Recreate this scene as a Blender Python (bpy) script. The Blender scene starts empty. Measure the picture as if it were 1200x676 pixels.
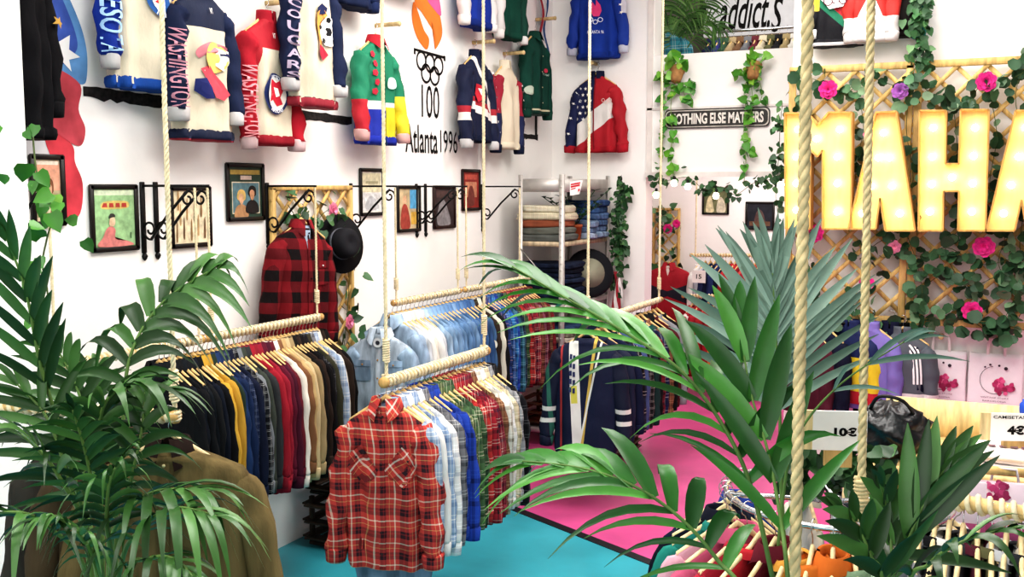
import bpy, math, random
from mathutils import Vector, Matrix
random.seed(7)
C = bpy.context.scene.collection
PI = math.pi
# ------------------------------------------------------------------ camera model
FPX = 1200.0
TH = math.atan(118 / FPX)
PS = math.atan(580 * math.cos(TH) / FPX)
H = 2.2
CF = Vector((-math.sin(PS) * math.cos(TH), math.cos(PS) * math.cos(TH), -math.sin(TH)))
CR = Vector((math.cos(PS), math.sin(PS), 0))
CU = CR.cross(CF)
EYE = Vector((0, 0, H))
def ray(u, v): return CF * FPX + CR * (u - 600) - CU * (v - 338)
def PX(u, v, X): d = ray(u, v); return EYE + d * (X / d.x)
def PY(u, v, Y): d = ray(u, v); return EYE + d * (Y / d.y)
def PZ(u, v, Z): d = ray(u, v); return EYE + d * ((Z - H) / d.z)
def PD(u, v, D): return EYE + ray(u, v) * (D / FPX)
cam = bpy.data.cameras.new('camera'); cam.lens = 36; cam.sensor_width = 36; cam.clip_start = .05; cam.clip_end = 100
co = bpy.data.objects.new('camera', cam); C.objects.link(co)
co.location = EYE; co.rotation_euler = (PI / 2 - TH, 0, PS)
bpy.context.scene.camera = co
# ------------------------------------------------------------------ materials
def lin(c):
    if isinstance(c, str):
        c = c.lstrip('#'); c = [int(c[i:i + 2], 16) / 255 for i in (0, 2, 4)]
    return tuple(x / 12.92 if x <= .04045 else ((x + .055) / 1.055) ** 2.4 for x in c) + (1,)
def mute(c, k=.14, d=.93):
    c = c.lstrip('#'); r = [int(c[i:i + 2], 16) for i in (0, 2, 4)]; g = .3 * r[0] + .59 * r[1] + .11 * r[2]
    return '#%02x%02x%02x' % tuple(max(0, min(255, int((x + (g - x) * k) * d))) for x in r)
class NT:
    def __init__(s, name):
        s.m = bpy.data.materials.new(name); s.m.use_nodes = True
        s.t = s.m.node_tree; s.n = s.t.nodes; s.l = s.t.links
        s.b = s.n['Principled BSDF']
    def new(s, typ, **kw):
        n = s.n.new(typ)
        for k, v in kw.items(): setattr(n, k, v)
        return n
    def link(s, a, b): s.l.new(a, b)
    def math(s, op, a, b=None):
        n = s.new('ShaderNodeMath', operation=op)
        for i, x in enumerate((a, b)):
            if x is None: continue
            if isinstance(x, (int, float)): n.inputs[i].default_value = x
            else: s.link(x, n.inputs[i])
        return n.outputs[0]
    def mix(s, fac, a, b, blend='MIX'):
        n = s.new('ShaderNodeMix', data_type='RGBA', blend_type=blend)
        for sock, x in ((n.inputs[0], fac), (n.inputs[6], a), (n.inputs[7], b)):
            if isinstance(x, (int, float)): sock.default_value = x
            elif isinstance(x, (tuple, str, list)): sock.default_value = lin(x) if isinstance(x, str) else x
            else: s.link(x, sock)
        return n.outputs[2]
    def coords(s):
        tc = s.new('ShaderNodeTexCoord'); sp = s.new('ShaderNodeSeparateXYZ')
        s.link(tc.outputs['Object'], sp.inputs[0]); return tc.outputs['Object'], sp.outputs
    def finish(s, col, rough=.8, metal=0, var=.12, vscale=9, bump=.25, bscale=60, spec=.3, stretch=None, bdist=None):
        tc = s.new('ShaderNodeTexCoord'); vec = tc.outputs['Object']
        if stretch:
            mp = s.new('ShaderNodeMapping'); mp.inputs['Scale'].default_value = stretch; s.link(vec, mp.inputs[0]); vec = mp.outputs[0]
        if var:
            nz = s.new('ShaderNodeTexNoise'); nz.inputs['Scale'].default_value = vscale; nz.inputs['Detail'].default_value = 4
            s.link(vec, nz.inputs['Vector'])
            mr = s.new('ShaderNodeMapRange'); mr.inputs[1].default_value = .3; mr.inputs[2].default_value = .7
            mr.inputs[3].default_value = 1 - var * 1.6; mr.inputs[4].default_value = 1 + var
            s.link(nz.outputs[0], mr.inputs[0])
            cc = s.new('ShaderNodeCombineColor')
            for i in range(3): s.link(mr.outputs[0], cc.inputs[i])
            col = s.mix(1.0, col, cc.outputs[0], 'MULTIPLY')
        if isinstance(col, (str, tuple)): s.b.inputs['Base Color'].default_value = lin(col) if isinstance(col, str) else col
        else: s.link(col, s.b.inputs['Base Color'])
        s.b.inputs['Roughness'].default_value = rough; s.b.inputs['Metallic'].default_value = metal
        s.b.inputs['Specular IOR Level'].default_value = spec
        if bump:
            n2 = s.new('ShaderNodeTexNoise'); n2.inputs['Scale'].default_value = bscale; n2.inputs['Detail'].default_value = 3
            s.link(vec, n2.inputs['Vector'])
            bp = s.new('ShaderNodeBump'); bp.inputs['Strength'].default_value = bump; bp.inputs['Distance'].default_value = bdist or (.014 if bscale < 25 else .004)
            s.link(n2.outputs[0], bp.inputs['Height']); s.link(bp.outputs[0], s.b.inputs['Normal'])
        return s.m
_mc = {}
def mat(col, rough=.7, metal=0, var=.08, vscale=9, bump=.15, bscale=60, spec=.3, stretch=None, name='surface'):
    k = (col, rough, metal, var, vscale, bump, bscale, spec, stretch)
    if k not in _mc: _mc[k] = NT(name).finish(lin(col), rough, metal, var, vscale, bump, bscale, spec, stretch)
    return _mc[k]
def cloth(col, var=.18): return mat(mute(col), .9, 0, var, 7, .55, 17, .15, (1, 1, .45), 'cloth')
def denim(col): return mat(mute(col, .05, .9), .9, 0, .38, 11, .5, 30, .15, (1.5, 1.5, .35), 'denim')
def wood(col='#c79a5b'): return mat(col, .6, 0, .22, 5, .15, 30, .3, (7, 7, 1.2), 'wood')
def paint(col): return mat(col, .75, 0, .05, 9, .05, 40, .25, None, 'paint')
def emis(col, st):
    k = ('e', col, st)
    if k not in _mc:
        s = NT('glow'); s.b.inputs['Base Color'].default_value = lin(col); s.b.inputs['Emission Color'].default_value = lin(col)
        s.b.inputs['Emission Strength'].default_value = st; _mc[k] = s.m
    return _mc[k]
def plaid(warp, weft, f=9, name='plaid', var=.1, mixf=.5, rot=0):
    """warp / weft: lists of (position, colour) bands over one repeat"""
    k = ('p', tuple(warp), tuple(weft), f, rot)
    if k in _mc: return _mc[k]
    s = NT(name); _, o = s.coords()
    u = s.math('ADD', o[0], s.math('MULTIPLY', o[1], .9))
    zc = o[2]
    if rot:
        u, zc = s.math('ADD', s.math('MULTIPLY', u, math.cos(rot)), s.math('MULTIPLY', zc, math.sin(rot))), s.math('SUBTRACT', s.math('MULTIPLY', zc, math.cos(rot)), s.math('MULTIPLY', u, math.sin(rot)))
    def bands(sock, lst):
        fr = s.math('FRACT', s.math('ADD', s.math('MULTIPLY', sock, f), 20.13))
        r = s.new('ShaderNodeValToRGB'); r.color_ramp.interpolation = 'CONSTANT'
        el = r.color_ramp.elements
        el[0].position = lst[0][0]; el[0].color = lin(mute(lst[0][1], .1, .95))
        el[1].position = lst[1][0]; el[1].color = lin(mute(lst[1][1], .1, .95))
        for p, c in lst[2:]:
            e = el.new(p); e.color = lin(mute(c, .1, .95))
        s.link(fr, r.inputs[0]); return r.outputs[0]
    col = s.mix(mixf, bands(u, warp), bands(zc, weft))
    _mc[k] = s.finish(col, .9, 0, var, 6, .5, 22, .15, (1, 1, .5)); return _mc[k]
def blocks(base, bl, name='panelled_cloth', absx=False, rough=.7):
    """bl: list of (colour, [(a,b,c), ...]) - colour where every a*x+b*z+c > 0 in the garment's own coordinates"""
    s = NT(name); _, o = s.coords(); x = o[0]
    if absx: x = s.math('ABSOLUTE', x)
    col = lin(mute(base))
    for c, hp in bl:
        f = None
        for a, b, k in hp:
            g = s.math('GREATER_THAN', s.math('ADD', s.math('ADD', s.math('MULTIPLY', x, float(a)), s.math('MULTIPLY', o[2], float(b))), float(k)), 0.0)
            f = g if f is None else s.math('MULTIPLY', f, g)
        col = s.mix(f, col, lin(mute(c)))
    return s.finish(col, rough, 0, .1, 7, .4, 22, .2, (1, 1, .5))
def leafmat(c1, c2, c3=None, rough=.4, name='leaf', trans=.0):
    k = ('l', c1, c2, c3, rough)
    if k in _mc: return _mc[k]
    s = NT(name); g = s.new('ShaderNodeNewGeometry')
    r = s.new('ShaderNodeValToRGB'); el = r.color_ramp.elements
    el[0].color = lin(c1); el[1].color = lin(c2); el[1].position = .75 if c3 else 1
    if c3: e = el.new(1.0); e.color = lin(c3)
    s.link(g.outputs['Random Per Island'], r.inputs[0])
    _mc[k] = s.finish(r.outputs[0], rough, 0, .12, 14, .0, 30, .45); return _mc[k]
# ------------------------------------------------------------------ mesh builder
class MB:
    def __init__(s): s.v = []; s.f = []; s.mi = []; s.cur = 0
    def add(s, vs, fs):
        b = len(s.v); s.v.extend([tuple(p) for p in vs])
        for f in fs: s.f.append(tuple(i + b for i in f)); s.mi.append(s.cur)
    def grid(s, rows, closed=False, capa=False, capb=False):
        n = len(rows[0]); vs = [p for r in rows for p in r]; fs = []
        for i in range(len(rows) - 1):
            for j in range(n if closed else n - 1):
                k = (j + 1) % n
                fs.append((i * n + j, i * n + k, (i + 1) * n + k, (i + 1) * n + j))
        if capa: fs.append(tuple(range(n - 1, -1, -1)))
        if capb: fs.append(tuple((len(rows) - 1) * n + j for j in range(n)))
        s.add(vs, fs)
    def box(s, c, size, rot=None, bev=0):
        hx, hy, hz = [x / 2 for x in size]
        if bev:
            b = min(bev, hx * .9, hy * .9, hz * .9)
            rows = []
            for z, ins in ((-hz, b), (-hz + b, 0), (hz - b, 0), (hz, b)):
                x, y = hx - ins, hy - ins
                q = b * .7 if ins == 0 else b * .3
                rows.append([(-x + q, -y, z), (x - q, -y, z), (x, -y + q, z), (x, y - q, z), (x - q, y, z), (-x + q, y, z), (-x, y - q, z), (-x, -y + q, z)])
            m = MB(); m.grid(rows, True, True, True); vs, fs = m.v, m.f
        else:
            vs = [(x, y, z) for x in (-hx, hx) for y in (-hy, hy) for z in (-hz, hz)]
            fs = [(0, 1, 3, 2), (4, 6, 7, 5), (0, 4, 5, 1), (2, 3, 7, 6), (0, 2, 6, 4), (1, 5, 7, 3)]
        c = Vector(c)
        vs = [c + (rot @ Vector(p) if rot else Vector(p)) for p in vs]
        s.add(vs, fs); return s
    def bar(s, a, b, w, h=None, up=(0, 0, 1), bev=0):
        a = Vector(a); b = Vector(b); d = b - a; h = h or w
        z = d.normalized(); x = Vector(up).cross(z)
        if x.length < 1e-4: x = Vector((1, 0, 0)).cross(z)
        x.normalize(); y = z.cross(x)
        R = Matrix((x, y, z)).transposed()
        return s.box((a + b) / 2, (w, h, d.length), R, bev)
    def tube(s, pts, r, n=8, cap=True, closed=False):
        pts = [Vector(p) for p in pts]; rows = []; N = len(pts)
        ref = None
        for i, p in enumerate(pts):
            if closed: t = pts[(i + 1) % N] - pts[i - 1]
            else: t = pts[min(i + 1, N - 1)] - pts[max(i - 1, 0)]
            if t.length < 1e-9: t = Vector((0, 0, 1))
            t.normalize()
            if ref is None:
                ref = t.orthogonal().normalized()
            ref = (ref - t * ref.dot(t))
            if ref.length < 1e-6: ref = t.orthogonal()
            ref.normalize(); b = t.cross(ref)
            rr = r[i] if isinstance(r, (list, tuple)) else r
            rows.append([p + ref * (rr * math.cos(2 * PI * j / n)) + b * (rr * math.sin(2 * PI * j / n)) for j in range(n)])
        if closed: rows.append(rows[0]); cap = False
        s.grid(rows, True, cap, cap); return s
    def lathe(s, prof, c=(0, 0, 0), n=20, R=None):
        c = Vector(c); rows = []
        for r, z in prof:
            row = []
            for j in range(n):
                p = Vector((r * math.cos(2 * PI * j / n), r * math.sin(2 * PI * j / n), z))
                row.append(c + (R @ p if R else p))
            rows.append(row)
        s.grid(rows, True, prof[0][0] > 1e-5, prof[-1][0] > 1e-5); return s
    def prism(s, pts, d):
        """planar outline (3D points) extruded by vector d"""
        n = len(pts); d = Vector(d)
        vs = [Vector(p) for p in pts] + [Vector(p) + d for p in pts]
        fs = [tuple(range(n - 1, -1, -1)), tuple(range(n, 2 * n))] + [(i, (i + 1) % n, n + (i + 1) % n, n + i) for i in range(n)]
        s.add(vs, fs); return s
    def build(s, name, m=None, parent=None, smooth=True, loc=None):
        me = bpy.data.meshes.new(name); me.from_pydata(s.v, [], s.f)
        ms = m if isinstance(m, (list, tuple)) else [m]
        for x in ms:
            if x: me.materials.append(x)
        if len(ms) > 1: me.polygons.foreach_set('material_index', s.mi)
        if smooth:
            me.polygons.foreach_set('use_smooth', [True] * len(me.polygons))
        me.update()
        o = bpy.data.objects.new(name, me); C.objects.link(o)
        if smooth == 'auto':
            me.polygons.foreach_set('use_smooth', [True] * len(me.polygons))
            try: me.set_sharp_from_angle(angle=R_(40))
            except Exception: pass
        if parent: o.parent = parent
        if loc: o.location = loc
        return o
def R_(d): return d * PI / 180
def tag(o, label, cat, group=None, kind=None):
    if label: o['label'] = label
    if cat: o['category'] = cat
    if group: o['group'] = group
    if kind: o['kind'] = kind
    return o
def thing(name, label, cat, loc=(0, 0, 0), rotz=0, group=None, kind=None):
    o = bpy.data.objects.new(name, None); C.objects.link(o); o.empty_display_size = .05
    o.location = loc; o.rotation_euler = (0, 0, rotz)
    return tag(o, label, cat, group, kind)
def struct(name, mb, m, smooth=False):
    o = mb.build(name, m, None, smooth); o['kind'] = 'structure'; return o
def catmull(pts, n=8, closed=False):
    pts = [Vector(p) for p in pts]; out = []; N = len(pts)
    rng = range(N) if closed else range(N - 1)
    for i in rng:
        if closed: p0, p1, p2, p3 = pts[i - 1], pts[i], pts[(i + 1) % N], pts[(i + 2) % N]
        else: p0, p1, p2, p3 = pts[max(i - 1, 0)], pts[i], pts[i + 1], pts[min(i + 2, N - 1)]
        for k in range(n):
            t = k / n
            out.append(.5 * ((2 * p1) + (p2 - p0) * t + (2 * p0 - 5 * p1 + 4 * p2 - p3) * t * t + (3 * p1 - p0 - 3 * p2 + p3) * t ** 3))
    if not closed: out.append(pts[-1])
    return out
def lerp_tab(tab, x):
    if x <= tab[0][0]: return tab[0][1:]
    for a, b in zip(tab, tab[1:]):
        if x <= b[0]:
            t = (x - a[0]) / (b[0] - a[0]); t = t * t * (3 - 2 * t) * .5 + t * .5
            return tuple(p + (q - p) * t for p, q in zip(a[1:], b[1:]))
    return tab[-1][1:]
_tc = {}
def text2d(s, size=1.0, bold=0.0, shear=0.0, xs=1.0, res=3):
    k = (s, size, bold, shear, xs)
    if k in _tc: return _tc[k]
    cu = bpy.data.curves.new('writing', 'FONT'); cu.body = s; cu.size = size; cu.offset = bold; cu.shear = shear
    cu.align_x = 'CENTER'; cu.align_y = 'CENTER'; cu.resolution_u = res
    o = bpy.data.objects.new('writing', cu); C.objects.link(o)
    dg = bpy.context.evaluated_depsgraph_get(); dg.update()
    me = bpy.data.meshes.new_from_object(o.evaluated_get(dg))
    vs = [(v.co.x * xs, v.co.y) for v in me.vertices]; fs = [tuple(p.vertices) for p in me.polygons]
    bpy.data.objects.remove(o); bpy.data.curves.remove(cu); bpy.data.meshes.remove(me)
    x0 = min(v[0] for v in vs); x1 = max(v[0] for v in vs); y0 = min(v[1] for v in vs); y1 = max(v[1] for v in vs)
    vs = [(x - (x0 + x1) / 2, y - (y0 + y1) / 2) for x, y in vs]
    _tc[k] = (vs, fs, x1 - x0, y1 - y0); return _tc[k]
def fit_text(s, w, h, bold=0.0, shear=0.0):
    vs, fs, tw, th = text2d(s, 1.0, bold, shear)
    return [(x * w / tw, y * h / th) for x, y in vs], fs
# planar writing on a plane: origin, right vector, up vector
def write(name, s, o, r, u, w, h, m, parent=None, bold=.01, shear=0, mb=None):
    vs, fs = fit_text(s, w, h, bold, shear); o = Vector(o); r = Vector(r).normalized(); u = Vector(u).normalized()
    b = mb or MB(); b.add([o + r * x + u * y for x, y in vs], fs)
    return b if mb else b.build(name, m, parent, False)
# ------------------------------------------------------------------ shared colours
WHITE = paint('#f1eee9')
ROPE = mat('#d3bd91', .9, 0, .2, 30, .3, 120, .1, None, 'rope')
ROPEW = mat('#e3d3b0', .9, 0, .15, 30, .3, 120, .1, None, 'cotton_rope')
HWOOD = wood('#dcb77c')
HWOODP = wood('#e8d0a0')
CHROME = mat('#c9c9cc', .2, 1, .03, 9, 0, 60, .5, None, 'chrome')
STEEL = mat('#a8a5a2', .4, .8, .08, 9, .05, 60, .4, None, 'steel')
IRON = mat('#1d1b1b', .5, .6, .1, 9, .1, 60, .4, None, 'iron')
BLACK = mat('#161515', .5, 0, .05, 9, .05, 60, .3, None, 'black')
INK = mat('#1a1818', .8, 0, .0, 9, 0, 60, .1, None, 'ink')
PINE = wood('#d9b472')
WX = -3.93          # left wall
BY = 9.05           # back wall
TY = 8.0            # trellis plane
ZT = 4.6
ordn = ['', 'first', 'second', 'third', 'fourth', 'fifth', 'sixth', 'seventh', 'eighth', 'ninth', 'tenth', 'eleventh', 'twelfth', 'thirteenth', 'fourteenth', 'fifteenth', 'sixteenth', 'seventeenth', 'eighteenth', 'nineteenth', 'twentieth', 'twenty-first', 'twenty-second', 'twenty-third', 'twenty-fourth', 'twenty-fifth', 'twenty-sixth', 'twenty-seventh', 'twenty-eighth', 'twenty-ninth', 'thirtieth', 'thirty-first', 'thirty-second', 'thirty-third', 'thirty-fourth', 'thirty-fifth', 'thirty-sixth', 'thirty-seventh', 'thirty-eighth', 'thirty-ninth', 'fortieth']
# ================================================================== SETTING
def floormat(col, name):
    s = NT(name); return s.finish(lin(col), .32, 0, .13, 2.2, .04, 9, .4)
s1 = PZ(625, 605, 0); s2 = PZ(790, 670, 0); sd = (s2 - s1).normalized()
def strip_at(x): return s1.y + (x - s1.x) * sd.y / sd.x
XL, XR = -6, 4
f = MB(); f.prism([(XL, -3, -.1), (XR, -3, -.1), (XR, strip_at(XR), -.1), (XL, strip_at(XL), -.1)], (0, 0, .1))
struct('floor', f, floormat('#3a9ba9', 'teal_floor'))
f = MB(); f.prism([(XL, strip_at(XL), -.1), (XR, strip_at(XR), -.1), (XR, 12.4, -.1), (XL, 12.4, -.1)], (0, 0, .1))
struct('floor_back', f, floormat('#d0558f', 'pink_floor'))
nrm = Vector((-sd.y, sd.x, 0)); a = Vector((XL, strip_at(XL), 0)); b = Vector((XR, strip_at(XR), 0))
f = MB(); f.prism([a - nrm * .035, b - nrm * .035, b + nrm * .035, a + nrm * .035], (0, 0, .004)); struct('trim_1', f, mat('#1c1a1f', .5))
WALLM = NT('wall_paint').finish(lin('#f7f4f0'), .85, 0, .02, 2.5, .12, 14, .2)
f = MB(); f.box((WX - .1, 4.7, ZT / 2), (.2, 15.4, ZT)); struct('wall_left', f, WALLM)
# back wall : solid strip, lintel, window opening above
jx = PY(757, 207, BY).x; lz = PY(800, 207, BY).z; wx0 = PY(767, 60, BY).x; wz = PY(767, 65, BY).z; wx1 = -1.55
f = MB(); f.box(((WX + jx) / 2, BY + .1, ZT / 2), (jx - WX, .2, ZT))
f.box(((jx + .4) / 2, BY + .1, (lz + wz) / 2), (.4 - jx, .2, wz - lz))
f.box(((jx + wx0) / 2, BY + .1, (wz + ZT) / 2), (wx0 - jx, .2, ZT - wz)); struct('wall_back', f, WALLM)
f = MB()
zl = PY(850, 125, BY).z
f.box(((jx + .0) / 2, BY - .006, zl), (-jx, .014, .02)); f.box(((jx) / 2, BY - .012, lz + .02), (-jx, .03, .045)); f.box((jx + .03, BY - .006, (lz + ZT) / 2), (.05, .014, ZT - lz))
struct('trim_2', f, paint('#e9e2dc'))
f = MB(); f.box((WX + .47, BY - .004, 3.6), (.012, .01, 2)); struct('trim_3', f, paint('#e2ded8'))
# back room beyond the opening
f = MB(); f.box((-1.5, 12.1, ZT / 2), (6, .2, ZT)); struct('wall_far', f, WALLM)
f = MB(); f.box((-1.8, 10.65, 2.95), (4.4, 2.9, .12)); struct('ceiling_back', f, WALLM)
# trellis wall
tx0 = PY(929, 85, TY + .12).x
f = MB(); f.box(((tx0 + 4) / 2, TY + .22, ZT / 2), (4 - tx0, .2, ZT)); struct('wall_trellis', f, WALLM)
# near pillar on the left
py = PX(32, 200, -3.62).y
f = MB(); f.box((-3.92, py - .6, ZT / 2), (.6, 1.2, ZT)); struct('pillar', f, WALLM)
f = MB(); f.box((-1, 4.6, ZT + .05), (10, 15.6, .1)); struct('ceiling', f, WALLM)
# dark painted line on the wall
f = MB()
def wallstrip(u0, v0, u1, v1, th, n):
    a, b = PX(u0, v0, WX), PX(u1, v1, WX); rng = random.Random(int(u0))
    top = []; bot = []
    for i in range(n + 1):
        t = i / n; p = a.lerp(b, t)
        top.append(p + Vector((.003, 0, th / 2 + rng.uniform(-.006, .004)))); bot.append(p + Vector((.003, 0, -th / 2 + rng.uniform(-.012, .01))))
    f.grid([bot, top])
wallstrip(97, 107, 200, 120, .055, 14); wallstrip(335, 132, 412, 141, .05, 12); wallstrip(610, 160, 630, 161, .05, 5)
a = PX(628, 100, WX + .003); b = PX(628, 163, WX + .003)
f.grid([[b + Vector((0, -.02, 0)), b + Vector((0, .03, 0))], [a + Vector((0, -.02, 0)), a + Vector((0, .03, 0))]])
struct('trim_4', f, mat('#262322', .8, 0, .5, 40))
# upper room behind the window opening
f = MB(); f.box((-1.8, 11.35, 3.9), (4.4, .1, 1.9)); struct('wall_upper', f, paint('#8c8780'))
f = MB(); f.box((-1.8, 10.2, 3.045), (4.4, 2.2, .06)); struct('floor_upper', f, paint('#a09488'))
# ================================================================== GENERIC PROPS
def rope(name, label, a, b, r=.006, m=None, group=None, strands=3, pitch=None, knot=None, cat='rope'):
    """a twisted rope from a to b as three strands"""
    a = Vector(a); b = Vector(b); d = b - a; L = d.length; t = d.normalized(); x = t.orthogonal().normalized(); y = t.cross(x)
    pitch = pitch or r * 7; turns = L / pitch; n = min(int(turns * 7) + 2, 420)
    mb = MB()
    if n >= 420 or r < .007: ns = 3 if r >= .006 else 2
    else: ns = 3
    for k in range(ns):
        pts = []
        for i in range(n):
            s = i / (n - 1); an = 2 * PI * (turns * s + k / ns)
            pts.append(a + d * s + x * (math.cos(an) * r * .48) + y * (math.sin(an) * r * .48))
        mb.tube(pts, r * .62, 6 if r > .009 else 5)
    if knot: 
        root = thing(name, label, cat, (0, 0, 0), 0, group); mb.build('strands', m or ROPEW, root)
        for kp, kl, kr in knot:
            kb = MB(); pts = []
            for i in range(int(kl / .011) * 8 + 8):
                an = i * 2 * PI / 8; q = i / 8 * .011
                pts.append(Vector(kp) + t * q + x * (math.cos(an) * kr) + y * (math.sin(an) * kr))
            kb.tube(pts, .006 if kr < .016 else .0075, 5); kb.build('knot', m or ROPEW, root)
        return root
    o = mb.build(name, m or ROPEW); tag(o, label, cat, group); return o
def wrapped_rod(label, a, b, r=.019, wraps=None, group='rope-wrapped hanging rods'):
    a = Vector(a); b = Vector(b); d = b - a; L = d.length; t = d.normalized(); x = t.orthogonal().normalized(); y = t.cross(x)
    root = thing('hanging_rod', label, 'clothes rod', a, 0, group)
    p = MB(); p.tube([Vector((0, 0, 0)), d * .5, d], r * .82, 12); p.build('pole', wood('#d7b67c'), root)
    w = wraps or int(L / .033); n = w * 9; pts = []
    for i in range(n + 1):
        s = i / n; an = 2 * PI * w * s
        pts.append(d * (.02 + .96 * s) + x * (math.cos(an) * r * .92) + y * (math.sin(an) * r * .92))
    q = MB(); q.tube(pts, .0085, 6); q.build('rope_wrap', ROPEW, root)
    for e, sg in ((Vector((0, 0, 0)), -1), (d, 1)):
        c = MB(); c.tube([e - t * sg * .012, e, e + t * sg * .012, e + t * sg * .018], [r * 1.02, r * 1.15, r * 1.05, r * .5], 12); c.build('end_cap', wood('#c9a064'), root)
    return root
def sleeve_path(side, sl, spread, fwd):
    return catmull([(side * .165, 0, -.115), (side * .215, 0, -.175), (side * (.24 + spread * .3), -fwd * .3, -.32), (side * (.25 + spread * .75), -fwd * .7, -.085 - sl * .75), (side * (.25 + spread), -fwd, -.085 - sl)], 4)
def garment(name, label, cat, loc, rotz=0, group=None, body=None, sleeve=None, collar=None, cuff=None, band=None, L=.72, W=.235, D=.065, sl=.58,
            spread=.02, fwd=.02, seed=0, seg=28, rows=18, style='shirt', wr=1.0, S=1.0, tilt=0, folds=1.0, flare=0.0, inner=None):
    """a hanging top : torso, two sleeves, cuffs, collar, hem band; neck at the origin, front towards -Y"""
    rng = random.Random(seed)
    root = thing(name, label, cat, loc, rotz, group)
    if tilt: root.rotation_euler = (0, tilt, rotz)
    sleeve = sleeve or body; collar = collar or body; cuff = cuff or sleeve
    k = W / .235
    tab = [(-L, (.228 + flare) * k, .9 * D), (-L + .03, (.238 + flare) * k, D), (-.45, (.236 + flare * .4) * k, 1.05 * D), (-.2, .232 * k, 1.0 * D), (-.11, .228 * k, .85 * D), (-.075, .212 * k, .72 * D), (-.05, .165 * k, .66 * D), (-.025, .105 * k, .7 * D), (-.008, .072, .045), (.0, .066, .04)]
    ph = [rng.uniform(0, 6.28) for _ in range(8)]; fk = [rng.choice((3, 4, 5)), rng.choice((6, 7, 8)), rng.choice((9, 11))]
    def wrk(th, z):
        fade = min(1, max(0, (-z - .06) / .25)); mid = .5 + .5 * math.sin(z * 9 + ph[4])
        return wr * fade * (.05 * math.sin(fk[0] * th + ph[0] + z * 3) + .07 * folds * math.sin(fk[1] * th + ph[1] + z * 1.5) * (.4 + .6 * fade) + .04 * mid * math.sin(fk[2] * th + ph[2] - z * 8)) + wr * .018 * math.sin(z * 31 + th * 2 + ph[3])
    def ring(th, z, grow=0):
        hw, hd = lerp_tab(tab, z); c, s = math.cos(th), math.sin(th); n = 2 / 2.7
        w = wrk(th, z)
        return Vector(((hw + grow) * math.copysign(abs(c) ** n, c) * (1 + w * .18) * S, (hd + grow) * math.copysign(abs(s) ** n, s) * (1 + w * 1.6) * S, z * S))
    def surf(x, z, off=.004):
        hw, hd = lerp_tab(tab, z); c = max(-1, min(1, x / hw)); cc = math.copysign(abs(c) ** (2.7 / 2), c)
        th = -math.acos(max(-1, min(1, cc))); p = ring(th, z); return Vector((x * S, p.y - off, z * S))
    zs = [-L + (L - .1) * (i / (rows - 1)) for i in range(rows)] + [-.075, -.055, -.04, -.025, -.012, 0]
    mb = MB(); ths = [2 * PI * j / seg for j in range(seg)]
    mb.grid([[ring(t, z) for t in ths] for z in zs], True); mb.build('torso', body, root)
    mb2 = MB(); mb2.grid([[ring(t, -L + .012, -.004) for t in ths], [ring(t, -L * .6, -.02) for t in ths]], True, True, False)
    if inner: MB.build(mb2, 'lining', inner, root)
    # sleeves
    paths = {}
    for side in (-1, 1):
        if sl <= 0: break
        pt = sleeve_path(side, sl, spread, fwd); N = len(pt); rws = []; p1 = rng.uniform(0, 6)
        fr = []
        for i, p in enumerate(pt):
            p = Vector((p.x * k, p.y, p.z)); t = (pt[min(i + 1, N - 1)] - pt[max(i - 1, 0)]).normalized()
            A = t.cross(Vector((0, 1, 0))).normalized(); B = Vector((0, 1, 0)); s = i / (N - 1)
            rx = (.05 + .022 * min(1, s * 5) - .024 * s) * (1 + .06 * wr * math.sin(i * 1.7 + p1)); ry = min(rx, (D * (1.0 - .25 * s) + .004))
            fr.append((p, A, B, rx, ry))
            rw = []
            for j in range(14):
                th = 2 * PI * j / 14; w = 1 + wr * (.07 * math.sin(3 * th + p1 + i * .9) + .05 * math.sin(2 * th - i * 1.6 + p1))
                rw.append((p + A * (rx * math.cos(th) * w) + B * (ry * math.sin(th) * w)) * S)
            rws.append(rw)
        sm = MB(); sm.grid(rws, True, True, True); sm.build('sleeve', sleeve, root); paths[side] = fr
        p, A, B, rx, ry = fr[-1]; t = (fr[-1][0] - fr[-2][0]).normalized()
        cm = MB(); cr = []
        for q, g in ((-.012, 1.0), (-.004, 1.12), (.03, 1.05), (.055, .98), (.058, .8)):
            cr.append([(p + t * q + A * (rx * g * math.cos(2 * PI * j / 14)) + B * (ry * g * math.sin(2 * PI * j / 14))) * S for j in range(14)])
        cm.grid(cr, True, True, True); cm.build('cuff', cuff, root)
    # collar
    cb = MB()
    if style == 'shirt':
        r0, r1, r2, r3 = [], [], [], []
        for i in range(19):
            an = -PI / 2 + .16 + (2 * PI - .32) * i / 18; c, s = math.cos(an), math.sin(an)
            fr_ = max(0, -s) ** 2
            r0.append((.066 * c * S, .042 * s * S, -.006 * S)); r1.append((.06 * c * S, .038 * s * S, .034 * S))
            r2.append((.068 * c * S, (.047 * s) * S, .036 * S))
            r3.append(((.086 * c + .02 * fr_ * math.copysign(1, c)) * S, (.062 * s - .02 * fr_) * S, (-.012 - .055 * fr_) * S))
        cb.grid([r0, r1, r2, r3])
    elif style == 'stand':
        rr = []
        for z, g in ((-.02, 1.12), (.0, 1.04), (.03, 1.0), (.05, .98), (.05, .9), (.0, .88)):
            rr.append([((.068 * g * math.cos(an)) * S, (.046 * g * math.sin(an)) * S, z * S) for an in [-PI / 2 + .1 + (2 * PI - .2) * i / 18 for i in range(19)]])
        cb.grid(rr)
    else:
        rr = []
        for z, g in ((-.022, 1.25), (-.004, 1.15), (.008, 1.0), (.0, .9)):
            rr.append([((.07 * g * math.cos(an)) * S, (.05 * g * math.sin(an)) * S, (z - .02 * max(0, -math.sin(an))) * S) for an in [2 * PI * i / 18 for i in range(18)]])
        cb.grid(rr, True)
    cb.build('collar', collar, root)
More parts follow.
